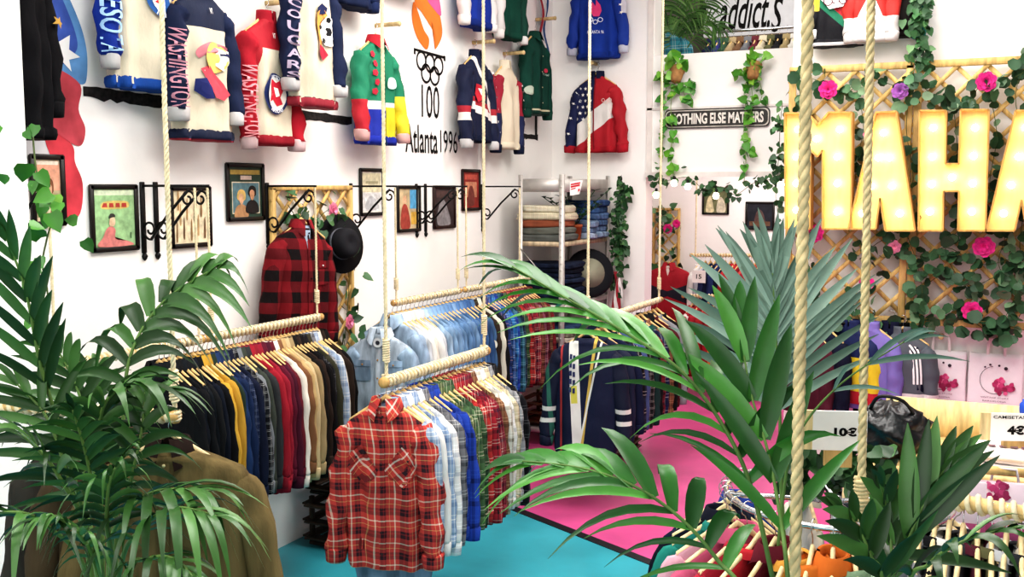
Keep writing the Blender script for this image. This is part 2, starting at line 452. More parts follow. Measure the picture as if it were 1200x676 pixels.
    if band:
        bm = MB(); rows_ = []
        for q, g in ((-.05, -.012), (-.052, .008), (-.03, .015), (-.006, .013), (.004, .0)):
            rows_.append([ring(2 * PI * j / 48, -L + .03) .lerp(Vector((0, 0, (-L + .03) * S)), -g * 6 + (.03 * (j % 2))) + Vector((0, 0, (q + .0) * S)) for j in range(48)])
        bm.grid(rows_, True, True, False); bm.build('waistband', band, root)
    root['_'] = 0; del root['_']
    def slv(side, s, t, off=.005):
        fr = paths[side]; q = s * (len(fr) - 1); i = min(int(q), len(fr) - 2); w = q - i
        p = fr[i][0].lerp(fr[i + 1][0], w); A = fr[i][1].lerp(fr[i + 1][1], w); rx = fr[i][3]; ry = fr[i][4]
        th = max(-1.45, min(1.45, t / rx + .4 * side)); return (p + A * (rx * 1.06 * math.sin(th) + off * math.sin(th)) - Vector((0, (ry * 1.1 + off) * math.cos(th), 0))) * S
    return root, surf, slv
# decals on garments
def decal(root, surf, pts, m, name='emblem', off=.006, label=None):
    c = (sum(p[0] for p in pts) / len(pts), sum(p[1] for p in pts) / len(pts)); mb = MB(); n = len(pts)
    rows = []
    for q in (1, .55): rows.append([surf(c[0] + (p[0] - c[0]) * q, c[1] + (p[1] - c[1]) * q, off) for p in pts])
    mb.grid(rows, True, False, False)
    mb.add(rows[1] + [surf(c[0], c[1], off)], [(i, (i + 1) % n, n) for i in range(n)])
    return mb.build(name, m, root)
def disc(cx, cz, r, rz=None, n=16, a0=0, a1=2 * PI): return [(cx + r * math.cos(a0 + (a1 - a0) * i / n), cz + (rz or r) * math.sin(a0 + (a1 - a0) * i / n)) for i in range(n)]
def starp(cx, cz, r, rot=0): return [(cx + (r if i % 2 == 0 else r * .42) * math.sin(rot + i * PI / 5), cz + (r if i % 2 == 0 else r * .42) * math.cos(rot + i * PI / 5)) for i in range(10)]
def ringdecal(mb, surf, cx, cz, r0, r1, off, n=20):
    mb.grid([[surf(cx + r * math.cos(2 * PI * i / n), cz + r * math.sin(2 * PI * i / n), off) for i in range(n)] for r in (r0, r1)], True)
def text_on(root, surf, s, cx, cz, w, h, m, bold=.015, off=.007, name='lettering', arc=0):
    vs, fs = fit_text(s, w, h, bold); mb = MB(); out = []
    for x, y in vs:
        if arc:
            R = arc; an = x / abs(R); out.append(surf(cx + (abs(R) + y * math.copysign(1, R)) * math.sin(an), cz + math.copysign(1, R) * ((abs(R) + y * math.copysign(1, R)) * math.cos(an) - abs(R)), off))
        else: out.append(surf(cx + x, cz + y, off))
    mb.add(out, fs); return mb.build(name, m, root)
def sleeve_text(root, slv, side, s, m, s0=.3, s1=.92, h=.075, bold=.02, stack=False, outline=None):
    L_ = s1 - s0
    if stack:
        mb = MB()
        for i, ch in enumerate(s):
            vs, fs = fit_text(ch, h, L_ / len(s) * .74, bold)
            mb.add([slv(side, s0 + L_ * (i + .5) / len(s) - y, x) for x, y in vs], fs)
        return mb.build('lettering', m, root)
    vs, fs = fit_text(s, L_, h, bold); mb = MB()
    mb.add([slv(side, (s0 + s1) / 2 + x, y if side < 0 else y) for x, y in vs], fs); return mb.build('lettering', m, root)
def placket(root, surf, L, m, buttons=7, bm=None, w=.016, z0=-.015):
    mb = MB(); n = 16
    mb.grid([[surf(x, z0 - (L - .03) * i / n, .005 if abs(x) > .001 else .007) for x in (-w, 0, w)] for i in range(n + 1)]); mb.build('placket', m, root)
    if bm:
        for i in range(buttons):
            z = z0 - .03 - (L - .12) * i / (buttons - 1); p = surf(0, z, .010); b = MB()
            b.lathe([(.0055, .0), (.0055, .003), (.0, .0035)], p, 8, Matrix.Rotation(PI / 2, 3, 'X')); b.build('button', bm, root)
def zipper(root, surf, L, m): placket(root, surf, L, m, 0, None, .006)
def pocket(root, surf, cx, cz, w, h, m, rot=0, flap=True, bm=None):
    def q(x, z): c, s = math.cos(rot), math.sin(rot); return (cx + x * c - z * s, cz + x * s + z * c)
    mb = MB()
    for (zz0, zz1, off) in (((-h / 2, h * .32, .007),) + (((h * .18, h / 2, .012),) if flap else ())):
        rr = []
        for i in range(5):
            z = zz0 + (zz1 - zz0) * i / 4
            rr.append([surf(*q(-w / 2 + w * j / 4, z + (-.0 if zz0 > 0 or i or j in (0, 4) else -h * .1)), off) for j in range(5)])
        mb.grid(rr)
    o = mb.build('pocket', m, root)
    if bm:
        b = MB(); b.lathe([(.0055, 0), (.0055, .003), (0, .0035)], surf(*q(0, h * .28), .015), 8, Matrix.Rotation(PI / 2, 3, 'X')); b.build('button', bm, o)
    return o
# hanger : parts shoulder_bar + hook ; rod axis along local Y at z=.105
_hm = {}
def hanger(label, loc, rotz, group, m=None, S=1.0, hook=True):
    m = m or HWOOD
    root = thing('wooden_hanger', label, 'hanger', loc, rotz, group); key = (m.name, S)
    if key not in _hm:
        mb = MB(); rows = []
        for i in range(17):
            x = -.18 + .36 * i / 16; q = abs(x) / .18
            z = .032 - .113 * q ** 1.05 + .006 * math.cos(min(1, q * 3) * PI) * (q < .34); hh = .013 * (1 - .35 * q); hd = .0075
            rows.append([(x * S, hd * math.cos(a) * S, (z + hh * math.sin(a)) * S) for a in [2 * PI * j / 8 for j in range(8)]])
        mb.grid(rows, True, True, True)
        a = mb.build('shoulder_bar', m, root)
        pts = [(0, 0, .03), (0, 0, .065)] + [(.024 * math.sin(t), 0, .105 - .024 * math.cos(t) - .0) for t in [R_(d) for d in range(20, 250, 23)]]
        h = MB(); h.tube([Vector(p) * S for p in pts], .0018 * S, 5); hk = h.build('hook', CHROME, root)
        _hm[key] = (a.data, hk.data)
    else:
        for nm, me in zip(('shoulder_bar', 'hook'), _hm[key]):
            o = bpy.data.objects.new(nm, me); C.objects.link(o); o.parent = root
    return root
def row(rackword, a, b, items, group, z_off=.105, base_rot=0, start=1, S=1.0, jitter=.06, D=.026, Lj=.03, seed=0, hm=None, seg=20, rows=11):
    """items: list of (desc, name, cat, kwargs) hung along a->b"""
    a = Vector(a); b = Vector(b); rng = random.Random(seed); n = len(items); outs = []
    for i, it in enumerate(items):
        desc, nm, cat, kw = it; p = a.lerp(b, (i + .0) / max(1, n - 1)); kw = dict(kw)
        rz = base_rot + rng.uniform(-jitter, jitter); o = ordn[start + i]
        kw.setdefault('D', D); kw.setdefault('L', .72 + rng.uniform(-Lj, Lj)); kw.setdefault('seg', seg); kw.setdefault('rows', rows); kw.setdefault('seed', seed * 100 + i)
        kw.setdefault('spread', rng.uniform(-.01, .025)); kw.setdefault('fwd', rng.uniform(-.012, .02)); kw.setdefault('sl', rng.uniform(.54, .6)); kw.setdefault('W', rng.uniform(.2, .222))
        loc = p - Vector((0, 0, z_off)); 
        outs.append(garment(nm, f'{desc}, {o} from the near end of {rackword}', cat, loc, rz, group, S=S, **kw))
        hanger(f'wooden hanger, {o} from the near end of {rackword}', loc, rz, 'hangers on ' + rackword, hm)
    return outs
def G(desc, m, name='shirt', cat='shirt', **kw): kw['body'] = m; return (desc, name, cat, kw)
# ================================================================== FOLIAGE
KENTIA = leafmat('#182f13', '#376029', '#5c8845', .38, 'kentia_leaf')
KENTIA2 = leafmat('#143c16', '#357427', '#62a048', .36, 'bright_palm_leaf')
KENTIA3 = leafmat('#4c6555', '#7d9484', '#9db2a2', .5, 'silver_palm_leaf')
STEMG = mat('#5d7a3e', .5, 0, .2, 20, .05, 60, .3, (1, 1, .2), 'palm_stem')
IVY = leafmat('#1d3d22', '#3c6a3c', '#6f935f', .5, 'ivy_leaf')
EUCA = leafmat('#23452a', '#47704a', '#7d9a76', .55, 'round_leaf')
POTHOS = leafmat('#3f8a2c', '#78b43c', '#a9cf55', .4, 'pothos_leaf')
def leaflet(mb, p, d, n, L, w, droop, seg=6, fold=.18, curl=0):
    """one lanceolate blade : p base, d direction, n face normal"""
    d = d.normalized(); s = d.cross(n)
    if s.length < 1e-4: s = d.orthogonal()
    s.normalize(); n = s.cross(d).normalized(); rows = []
    for i in range(seg + 1):
        q = i / seg; ww = w * (math.sin(PI * min(1, q * .93 + .07) ** .72)) ** .8 * .5 if q < 1 else .0006
        dr = droop * L * q * q
        c = p + d * (L * q * (1 - .25 * abs(droop) * q)) - Vector((0, 0, dr)) + n * (curl * L * q * q)
        rows.append([c - s * ww + n * ww * fold, c - n * ww * fold, c + s * ww + n * ww * fold])
    mb.grid(rows)
def frond(parent, base, pts, L=.35, w=.035, n=22, N=None, s0=.3, droop=.45, m=None, a0=62, a1=22, seed=0, r=.008, lift=.25, one=None, stem=True, Ltip=.55, a2=1, w2=1, l2=1):
    """pts: 3D path of the rachis (from where it leaves the crown to its tip)"""
    rng = random.Random(seed); path = catmull(([base[0], base[1]] if stem else []) + list(pts), 10); k0 = 20 if stem else 0
    if stem:
        full = path
    ln = [0]
    for a, b in zip(path[k0:], path[k0 + 1:]): ln.append(ln[-1] + (b - a).length)
    tot = ln[-1]
    def at(s):
        x = s * tot
        for i in range(len(ln) - 1):
            if x <= ln[i + 1]:
                q = (x - ln[i]) / max(1e-6, ln[i + 1] - ln[i]); a, b = path[k0 + i], path[k0 + i + 1]
                return a.lerp(b, q), (b - a).normalized()
        return path[-1], (path[-1] - path[-2]).normalized()
    mb = MB()
    for i in range(n):
        s = s0 + (1 - s0) * (i / (n - 1)) ** .95; s = min(.995, s); p, t = at(s)
        NN = Vector(N) if N else Vector((0, 0, 1)); side = t.cross(NN)
        if side.length < .05: side = t.cross(CF)
        side.normalize(); up = side.cross(t).normalized(); q = (s - s0) / (1 - s0)
        al0 = a0 + (a1 - a0) * q + rng.uniform(-6, 6); LL = L * (.7 + .5 * math.sin(PI * (.15 + .7 * q))) * (1 - (1 - Ltip) * q ** 2) * rng.uniform(.88, 1.1)
        for sg in (-1, 1):
            if one and sg != one: continue
            al = R_(8 if (i == n - 1 and sg == 1 and not one) else al0 * (a2 if sg < 0 else 1)); w_ = w * (w2 if sg < 0 else 1); l_ = LL * (l2 if sg < 0 else 1)
            d = t * math.cos(al) + side * (sg * math.sin(al)) + up * lift * rng.uniform(.5, 1.3)
            leaflet(mb, p, d, up, l_, w_ * (.75 + .35 * math.sin(PI * q)) * rng.uniform(.85, 1.1), droop * rng.uniform(.6, 1.35), 6, .2)
    o = mb.build('frond', m or KENTIA, parent)
    st = MB(); st.tube(path, [r * (1.25 - .95 * i / (len(path) - 1)) for i in range(len(path))], 6); st.build('stalk', STEMG, o)
    return o
def palm(name, label, base, fronds, m, pot_r=.16, pot_col='#3a3532', Lsc=1, group=None):
    base = Vector(base); root = thing(name, label, 'plant', (0, 0, 0), 0, group)
    p = MB(); p.lathe([(pot_r * .75, 0), (pot_r, .34), (pot_r * 1.06, .34), (pot_r * 1.06, .37), (pot_r * .94, .37), (pot_r * .9, .31)], base, 24); p.build('pot', mat(pot_col, .6, name='pot'), root)
    p = MB(); p.lathe([(0.0, .32), (pot_r * .93, .315)], base, 20); p.build('soil', mat('#2a2019', .95, 0, .4, 60, .8, 90), root)
    for i, fr in enumerate(fronds):
        pts, kw = fr; kw = dict(kw); kw.setdefault('m', m); kw.setdefault('seed', i + len(fronds) * 7)
        an = i * 2.4; b0 = base + Vector((.05 * math.cos(an), .05 * math.sin(an), .3)); first = Vector(pts[0])
        b1 = b0.lerp(first, .5); b1.x = b0.x + (first.x - b0.x) * .3; b1.y = b0.y + (first.y - b0.y) * .3
        frond(root, (b0, b1), pts, **kw)
    return root
def px(*l, D=None):
    """(u, v, depth) triples -> points"""
    return [PD(*t) for t in l]
def vine_mesh(mb, path, n, size, rng, spread=.03, heart=False, hang=.5, normal=None):
    for i in range(n):
        q = rng.random() * (len(path) - 1); k = min(int(q), len(path) - 2); p = path[k].lerp(path[k + 1], q - k)
        off = Vector((rng.gauss(0, 1), rng.gauss(0, 1), rng.gauss(0, 1))) * spread
        if normal is not None: off = off - normal * min(0, off.dot(normal))
        p = p + off
        d = Vector((rng.uniform(-1, 1), rng.uniform(-1, 1), rng.uniform(-1, 1) - hang)).normalized()
        nn = (Vector((rng.uniform(-.6, .6), rng.uniform(-.6, .6), rng.uniform(-.3, .9))) + (normal if normal is not None else Vector((.1, -.8, .2)))).normalized()
        s = size * rng.uniform(.65, 1.2); x = d.cross(nn)
        if x.length < .05: continue
        x.normalize(); nn = x.cross(d)
        if heart: ol = [(0, 0), (.32, -.06), (.46, .2), (.36, .55), (.0, 1.05), (-.36, .55), (-.46, .2), (-.32, -.06)]
        else: ol = [(0, 0), (.34, .1), (.5, .42), (.4, .78), (0, .98), (-.4, .78), (-.5, .42), (-.34, .1)]
        vs = [p + x * (a * s) + d * (b * s) + nn * (abs(a) * .22 * s) for a, b in ol]; c = p + d * (.45 * s) - nn * .02 * s
        mb.add(vs + [c], [(i, (i + 1) % 8, 8) for i in range(8)])
def flower(parent, p, r, m, normal=Vector((0, -1, 0)), rng=random):
    mb = MB(); x = normal.orthogonal().normalized(); y = normal.cross(x)
    for ring_, (k, rr, li) in enumerate(((7, 1, .25), (6, .72, .55), (5, .42, .9))):
        for j in range(k):
            a = 2 * PI * (j + ring_ * .4) / k + rng.uniform(-.15, .15); d = x * math.cos(a) + y * math.sin(a); s = d.cross(normal)
            rows = []
            for q, ww in ((.05, .12), (.4, .36), (.75, .42), (1, .16)):
                c = p + d * (r * rr * q) + normal * (r * li * q * (1.1 - .5 * q) + r * .1); rows.append([c - s * ww * r * rr + normal * .06 * r, c, c + s * ww * r * rr + normal * .06 * r])
            mb.grid(rows)
    return mb.build('flower', m, parent)
FUCH = mat('#e0348c', .6, 0, .25, 40, 0, 60, .2, None, 'petal'); LILA = mat('#a765b5', .6, 0, .2, 40, 0, 60, .2, None, 'petal_lilac'); PINKP = mat('#ee8fae', .6, 0, .2, 40, 0, 60, .2, None, 'petal_pale')
def garland(name, label, path, n, size, m, seed=0, spread=.03, heart=False, hang=.5, flowers=(), group=None, normal=Vector((0, -1, 0)), stem_r=.0025, cat='garland'):
    rng = random.Random(seed); path = catmull(path, 6); root = thing(name, label, cat, (0, 0, 0), 0, group)
    s = MB(); s.tube(path, stem_r, 5); s.build('vine', mat('#4c5a30', .7), root)
    l = MB(); vine_mesh(l, path, n, size, rng, spread, heart, hang, normal); l.build('leaves', m, root)
    for p, r, fm in flowers: flower(root, Vector(p), r, fm, normal, rng)
    return root
# ================================================================== WALL JACKETS
NAVY = cloth('#1b2340'); NAVY2 = cloth('#232c4e'); CREAM = cloth('#e9dcbf', .08); RED = cloth('#c81f30'); ROYAL = cloth('#1f3fae'); DGREEN = cloth('#15503f'); WHT = cloth('#f0ede8', .06); GREY = cloth('#c9c5c4', .1)
def prn(c): return mat(c, .7, 0, .05, 30, .05, 60, .2, None, 'print')
def peg(p, axis=Vector((1, 0, 0)), L=.13, label='', group='wooden pegs in the wall'):
    mb = MB(); p = Vector(p); mb.tube([p, p + axis * L * .9, p + axis * L * .96, p + axis * L], [.016, .016, .02, .014], 10)
    return tag(mb.build('wall_peg', wood('#d8bd8a')), label, 'peg', group)
def wj(label, un, vn, vh, off=.11, hem_u=None, wall='L', name='varsity_jacket', rz=0, cat='jacket', **kw):
    if wall == 'L': p = PX(un, vn, WX + off); b = PX(hem_u or un, vh, WX + off); rot = PI / 2 + rz
    else: p = PY(un, vn, wall - off); b = PY(hem_u or un, vh, wall - off); rot = rz
    kw.setdefault('L', max(.45, p.z - b.z)); kw.setdefault('D', .062); kw.setdefault('W', .195); kw.setdefault('wr', 1.9); kw.setdefault('folds', 1.3); kw.setdefault('rows', 22); kw.setdefault('seg', 36)
    g = garment(name, label, cat, p, rot, 'vintage sports jackets on the white walls', **kw)
    hp = p - Vector((0, 0, .0))
    hanger(f'wooden hanger inside the {label}'[:150] if len(label.split()) < 13 else 'wooden hanger inside the ' + ' '.join(label.split()[:11]), p, rot, 'hangers of the wall jackets')
    root_, sf_, sl_ = g
    return (root_, (lambda x, z, o=.006: sf_(x, z, o + .007)), (lambda a, b, c, o=.005: sl_(a, b, c, o + .004))), p
def zof(p, u, v, wall='L'): q = PX(u, v, p.x) if wall == 'L' else PY(u, v, p.y); return q.z - p.z
# black jacket beside pillar
(g, sf, sl), p = wj('black jacket with a gold star, half hidden behind the white pillar', -6, -75, 128, off=.15, L=.8, body=cloth('#141316'), band=cloth('#141316'), style='stand', seed=31, spread=.02, name='jacket', D=.1)
decal(g, lambda x, z, o: sl(1, .5 + z, x), starp(0, 0, .04), prn('#b08a3e'), 'star_emblem')
# royal blue sleeved
(g, sf, sl), p = wj('royal blue and cream sports jacket with striped sleeve lettering and round crest', 160, -92, 102, off=.10, hem_u=164, body=blocks('#e9dcbf', [('#203a92', [(0, 1, .16)])]), sleeve=ROYAL, cuff=GREY, band=cloth('#1f55b4'), collar=ROYAL, style='stand', seed=32, L=.78, fwd=.03)
sleeve_text(g, sl, -1, 'MINNESOTA', prn('#a9cdf0'), .3, .97, .1, .015)
decal(g, sf, disc(.05, -.37, .085, .085, 22), prn('#2b5b9c')); decal(g, sf, disc(.05, -.37, .062, .062, 20), prn('#f1eeea'), off=.008)
decal(g, sf, [(.0, -.385), (.03, -.36), (.07, -.335), (.105, -.33), (.095, -.36), (.06, -.385), (.03, -.395)], prn('#c62a36'), off=.010)
text_on(g, sf, 'TWINS', .05, -.44, .10, .026, prn('#e8eef6'), .03, .011, 'lettering', arc=-.09)
# navy starter
(g, sf, sl), p = wj('navy and cream sports jacket with a red trimmed hem and a crested head emblem', 232, -9, 160, hem_u=232, off=.17, body=blocks('#e9dcbf', [('#1d2746', [(0, 1, .185), ])]), sleeve=NAVY2, cuff=GREY, band=blocks('#1c2543', [('#b32a3a', [(0, -1, -.745)])]), collar=NAVY2, style='stand', seed=33, fwd=.04, spread=.0, sl=.52)
sleeve_text(g, sl, -1, 'WASHINGTON', prn('#c58d9c'), .32, .97, .09, .012)
sf0 = sf; sf = lambda x, z, o=.006: sf0(.025 + (x - .02) * 1.45, -.42 + (z + .44) * 1.3, o)
decal(g, sf, disc(.02, -.36, .085, .05, 18, R_(20), R_(215)), prn('#d8838d')); decal(g, sf, disc(.02, -.37, .06, .06, 18), prn('#eac56f'), off=.008)
decal(g, sf, [(.03, -.33), (.085, -.34), (.10, -.39), (.06, -.42), (.03, -.40)], prn('#ece6dc'), off=.010); decal(g, sf, [(.05, -.34), (.085, -.35), (.08, -.365), (.05, -.36)], prn('#2a2d55'), off=.012)
decal(g, sf, [(-.055, -.42), (-.02, -.405), (.02, -.43), (.06, -.47), (.085, -.51), (.06, -.535), (.02, -.525), (-.02, -.48)], prn('#cf4e5b'), off=.009)
decal(g, sf, [(-.07, -.46), (-.04, -.455), (-.005, -.49), (.01, -.53), (-.04, -.535), (-.075, -.505)], prn('#232a63'), off=.011)
sf = sf0; text_on(g, sf, 'VT', .02, -.095, .022, .03, prn('#f3f0ea'), .02, .008, 'logo')
# red starter
(g, sf, sl), p = wj('bright red and cream sports jacket with a round navy crest on the front', 312, 24, 166, hem_u=314, off=.15, body=blocks('#e9dcbf', [('#c4202f', [(0, 1, .165)]), ('#c4202f', [(-1, .25, -.07), (0, 1, .40)])]), sleeve=RED, cuff=cloth('#d9b6b6'), band=cloth('#a8202e'), collar=cloth('#b81d2d'), style='stand', seed=34, fwd=.03, spread=.0)
sleeve_text(g, sl, -1, 'WASHINGTON', prn('#eb9aa0'), .42, .98, .085, .012)
sf0 = sf; sf = lambda x, z, o=.006: sf0(x - .055, z + .01, o)
decal(g, sf, disc(.03, -.42, .105, .115, 26), prn('#27315f')); decal(g, sf, disc(.03, -.42, .085, .093, 24), prn('#f2ece2'), off=.008)
decal(g, sf, [(-.035, -.37), (.0, -.34), (.04, -.36), (.075, -.345), (.09, -.40), (.06, -.44), (.08, -.475), (.03, -.49), (-.01, -.455), (-.04, -.47), (-.03, -.42)], prn('#c4283a'), off=.010)
decal(g, sf, [(.01, -.385), (.05, -.39), (.055, -.43), (.02, -.44)], prn('#f2ece2'), off=.012)
text_on(g, sf, 'NATIONS', .03, -.515, .11, .024, prn('#eef0f6'), .03, .012, 'lettering', arc=-.12); text_on(g, sf, 'UNITED', .03, -.327, .09, .022, prn('#eef0f6'), .03, .012, 'lettering', arc=.11)
text_on(g, sf, 'VT', .045, -.10, .022, .03, prn('#f3f0ea'), .02, .008, 'logo')
# cream navy with football
(g, sf, sl), p = wj('cream jacket with navy sleeves and a black and white football crest', 362, -38, 118, hem_u=367, off=.24, body=blocks('#e9dcbf', [('#1c2543', [(0, 1, .16)])]), sleeve=NAVY2, cuff=GREY, band=blocks('#1c2543', [('#a82a3a', [(0, -1, -.75)])]), collar=NAVY2, style='stand', seed=35, fwd=.03, spread=.03, L=.78)
sleeve_text(g, sl, -1, 'COUGARS', prn('#b7a6bb'), .34, .98, .075, .02, True)
sf0 = sf; sf = lambda x, z, o=.006: sf0(.03 + (x - .02) * 1.35, -.36 + (z + .4) * 1.35, o)
decal(g, sf, disc(.055, -.4, .062, .062, 20), prn('#f4f1ec')); decal(g, sf, disc(.055, -.4, .02, .02, 6), prn('#1a1a1c'), off=.008)
for k in range(5): a = 2 * PI * k / 5 + .3; decal(g, sf, disc(.055 + .05 * math.cos(a), -.4 + .05 * math.sin(a), .013, .013, 5), prn('#1a1a1c'), off=.008)
decal(g, sf, [(-.03, -.33), (.02, -.30), (.05, -.33), (.0, -.37), (-.0, -.42), (.01, -.49), (-.02, -.45), (-.04, -.38)], prn('#d79a4e'), off=.007)
decal(g, sf, [(-.02, -.46), (.02, -.47), (.05, -.5), (.02, -.525), (-.01, -.5)], prn('#b53348'), off=.008); decal(g, sf, [(-.03, -.31), (.01, -.285), (.05, -.30), (.04, -.325), (-.01, -.335)], prn('#222a52'), off=.009)
wj('plain navy jacket of which only the hem shows above the wooden peg', 408, -128, 14, off=.12, hem_u=412, L=.7, body=cloth('#1f2c55'), band=cloth('#1a2547'), style='stand', seed=36, name='jacket')
wj('dark jacket at the upper edge beside the torch mural', 472, -140, 1, off=.12, L=.7, body=cloth('#191d2c'), band=cloth('#151826'), style='stand', seed=37, name='jacket')
# colour block
(g, sf, sl), p = wj('colour-block tracksuit jacket in green, red, blue and yellow', 440, 48, 166, hem_u=446, off=.13, name='tracksuit_jacket', body=blocks('#1f8a63', [('#2a3cbb', [(0, -1, -.44)]), ('#f0ede6', [(0, -1, -.40), (0, 1, .455)]), ('#f0d91f', [(1, -.35, -.2), (0, -1, -.43)])]), sleeve=blocks('#1f8a63', [('#cf2636', [(-1, 0, -.1), (0, -1, -.4)]), ('#f0dc2a', [(1, 0, -.1), (0, -1, -.35)])]), cuff=cloth('#dfa9a4'), band=cloth('#2a3cbb'), collar=cloth('#c42331'), seed=38, fwd=.05, spread=.05, sl=.52)
zipper(g, sf, .7, prn('#173f33')); decal(g, sf, disc(.09, -.27, .035, .04, 14), prn('#bfe0d2'))
for k in range(5): decal(g, sf, disc(-.12 + .012 * (k % 2), -.1 - .06 * k, .02, .024, 5), prn('#b32c3f'))
# atlanta group
wj('royal blue pullover at the upper edge with white sleeve ends', 557, -78, 36, off=.14, hem_u=562, L=.7, body=ROYAL, cuff=WHT, band=cloth('#1b3590'), seed=39, name='pullover', sleeve=blocks('#1f3fae', [('#eeeae6', [(0, -1, -.42)])]))
wj('dark green pullover with white cuffs at the upper edge', 596, -55, 50, off=.12, hem_u=598, L=.68, body=DGREEN, cuff=WHT, band=DGREEN, seed=40, name='pullover', sleeve=blocks('#15503f', [('#eeeae6', [(-1, 0, -.1), (0, -1, -.36)])]))
(g, sf, sl), p = wj('navy, red and white striped jacket with star printed sleeve', 557, 66, 164, hem_u=560, off=.13, body=blocks('#1c2444', [('#b92737', [(.25, 1, .40), (-.25, -1, -.36)]), ('#efeae4', [(.25, 1, .46), (-.25, -1, -.40)]), ('#efeae4', [(1, .6, .12), (-1, -.6, -.07)])]), sleeve=blocks('#1c2444', [('#b92737', [(0, 1, .45), (0, -1, -.40)]), ('#efeae4', [(0, 1, .51), (0, -1, -.45)])]), cuff=GREY, band=NAVY, collar=NAVY, style='stand', seed=41, fwd=.04)
decal(g, sf, [(-.1, -.22), (-.02, -.24), (.0, -.33), (-.06, -.36), (-.11, -.30)], prn('#c0303f')); decal(g, sf, [(-.07, -.25), (-.03, -.26), (-.04, -.31)], prn('#f0ece6'), off=.009)
for k in range(7): decal(g, lambda x, z, o: sl(1, z, x), starp(.0 + .02 * (k % 2), .12 + .12 * k, .018), prn('#f3f0ea'), 'star_print')
(g, sf, sl), p = wj('cream jacket with red starred sleeves hung behind the striped jacket', 592, 78, 172, hem_u=594, off=.1, body=CREAM, sleeve=blocks('#b3283e', [('#27305a', [(0, -1, -.40)])]), cuff=NAVY, band=CREAM, style='stand', seed=42)
for k in range(7): decal(g, lambda x, z, o: sl(1, z, x), starp(-.01 + .02 * (k % 2), .2 + .11 * k, .018), prn('#f3f0ea'), 'star_print')
(g, sf, sl), p = wj('dark green varsity jacket with striped hem and round chest badge', 627, 42, 132, hem_u=629, off=.13, body=cloth('#154a3c'), cuff=cloth('#154a3c'), band=blocks('#143f34', [('#cfc9a5', [(0, 1, .655), (0, -1, -.64)])]), seed=43, style='shirt')
decal(g, sf, disc(.06, -.3, .02, .02, 8), prn('#a83246')); placket(g, sf, .66, cloth('#103a30'), 5, prn('#cfc9a5'), .008)
decal(g, lambda x, z, o: sl(-1, .72 + z, x), disc(0, 0, .055, .05, 14), prn('#b9c6b4'), 'badge')
text_on(g, sf, 'OLYMPICS', .07, -.34, .13, .02, prn('#8fa89c'), .01, .008, 'lettering', arc=-.09)
for (un, vn, wl, lb) in ((440, 30, 0, 'green tracksuit jacket'), (554, 50, 0, 'navy striped jacket'), (590, 63, 0, 'cream starred jacket'), (628, 23, 0, 'dark green varsity jacket'), (312, 4, 0, 'bright red jacket')):
    peg(PX(un, vn, WX), Vector((1, 0, 0)), .2, f'wooden wall peg that carries the {lb}')
# flag scarf
b = MB(); cols = []
for k, (cx_, c) in enumerate((( -.055, 0), (-.01, 1), (.045, 2))):
    b.cur = c; b.grid([[PX(637, v, WX + .06) + Vector((.02 * math.sin(v * .09 + k), cx_ * (1.2 - .3 * (v / 92)) + dx + .03 * (v / 92) + .012 * math.sin(v * .12), 0)) for dx in (-.024, 0, .024)] for v in range(-12, 92 - 14 * (2 - k), 6)])
tag(b.build('flag_scarf', [cloth('#c33a44'), cloth('#ece8e4'), cloth('#3c66a8')]), 'red, white and blue scarf hanging beside the dark green varsity jacket', 'scarf')
# back strip jackets
(g, sf, sl), p = wj('royal blue sweatshirt with a pink torch print and white lettering', 702, -28, 65, wall=BY, off=.1, hem_u=703, body=cloth('#2145b5'), cuff=cloth('#cfd3e6'), band=cloth('#1c3da0'), sleeve=blocks('#2145b5', [('#e9e6f2', [(1, 0, -.235), (0, 1, .35)])]), style='crew', name='sweatshirt', seed=44, cat='sweatshirt', spread=.05, sl=.56, L=.72)
decal(g, sf, [(-.02, -.37), (-.05, -.30), (-.03, -.24), (.0, -.28), (.0, -.22), (.04, -.27), (.05, -.32), (.03, -.37)], prn('#e0457c')); text_on(g, sf, 'ATLANTA 96', .0, -.51, .15, .03, prn('#dfe3f2'), .015, .007, 'lettering')
mb = MB(); [ringdecal(mb, sf, -.04 + .04 * k, -.40 - .02 * (k % 2), .016, .022, .007, 14) for k in range(3)]; mb.build('rings_print', prn('#dfe3f2'), g)
for i in range(5): decal(g, lambda x, z, o: sl(1, z, x), starp(.0, .15 + .1 * i, .02), prn('#f3f0ea'), 'star_print')
bl = [('#cc1f2d', [(0, -1, -.42)]), ('#cc1f2d', [(1, -.0, -.03), (0, 1, .42)]), ('#efeae4', [(.62, -1, -.30), (-.62, 1, .44), (1, 1, .42)]), ('#efeae4', [(1, 0, .01), (-1, .3, .11), (0, -1, -.25), (0, 1, .5)])]
(g, sf, sl), p = wj('star spangled jacket in navy, red and white with a zip', 700, 90, 176, wall=BY, off=.1, hem_u=701, body=blocks('#232c5c', [('#c8202e', [(0, -1, -.47)]), ('#c8202e', [(1, 0, 0), (0, 1, .47)]), ('#efeae4', [(.75, -1, -.30), (-.75, 1, .50)])]), sleeve=blocks('#232c5c', [('#c8202e', [(1, 0, 0)])]), cuff=RED, band=cloth('#bd1c2a'), collar=NAVY, style='stand', seed=45, spread=.06, sl=.55)
zipper(g, sf, .68, prn('#7a1620'))
rng = random.Random(5)
for zz in range(6):
    for xx in range(4):
        x = -.2 + .055 * xx + .027 * (zz % 2); z = -.11 - .055 * zz
        if x < -.01 and z > .35 * x * 0 - .30 + -.75 * x * 0 - .12: decal(g, sf, starp(x, z, .019), prn('#f3f0ea'), 'star_print')
for k in range(9): decal(g, lambda x, z, o: sl(-1, z, x), starp(-.025 + .045 * (k % 2), .08 + .1 * k, .02), prn('#f3f0ea'), 'star_print')
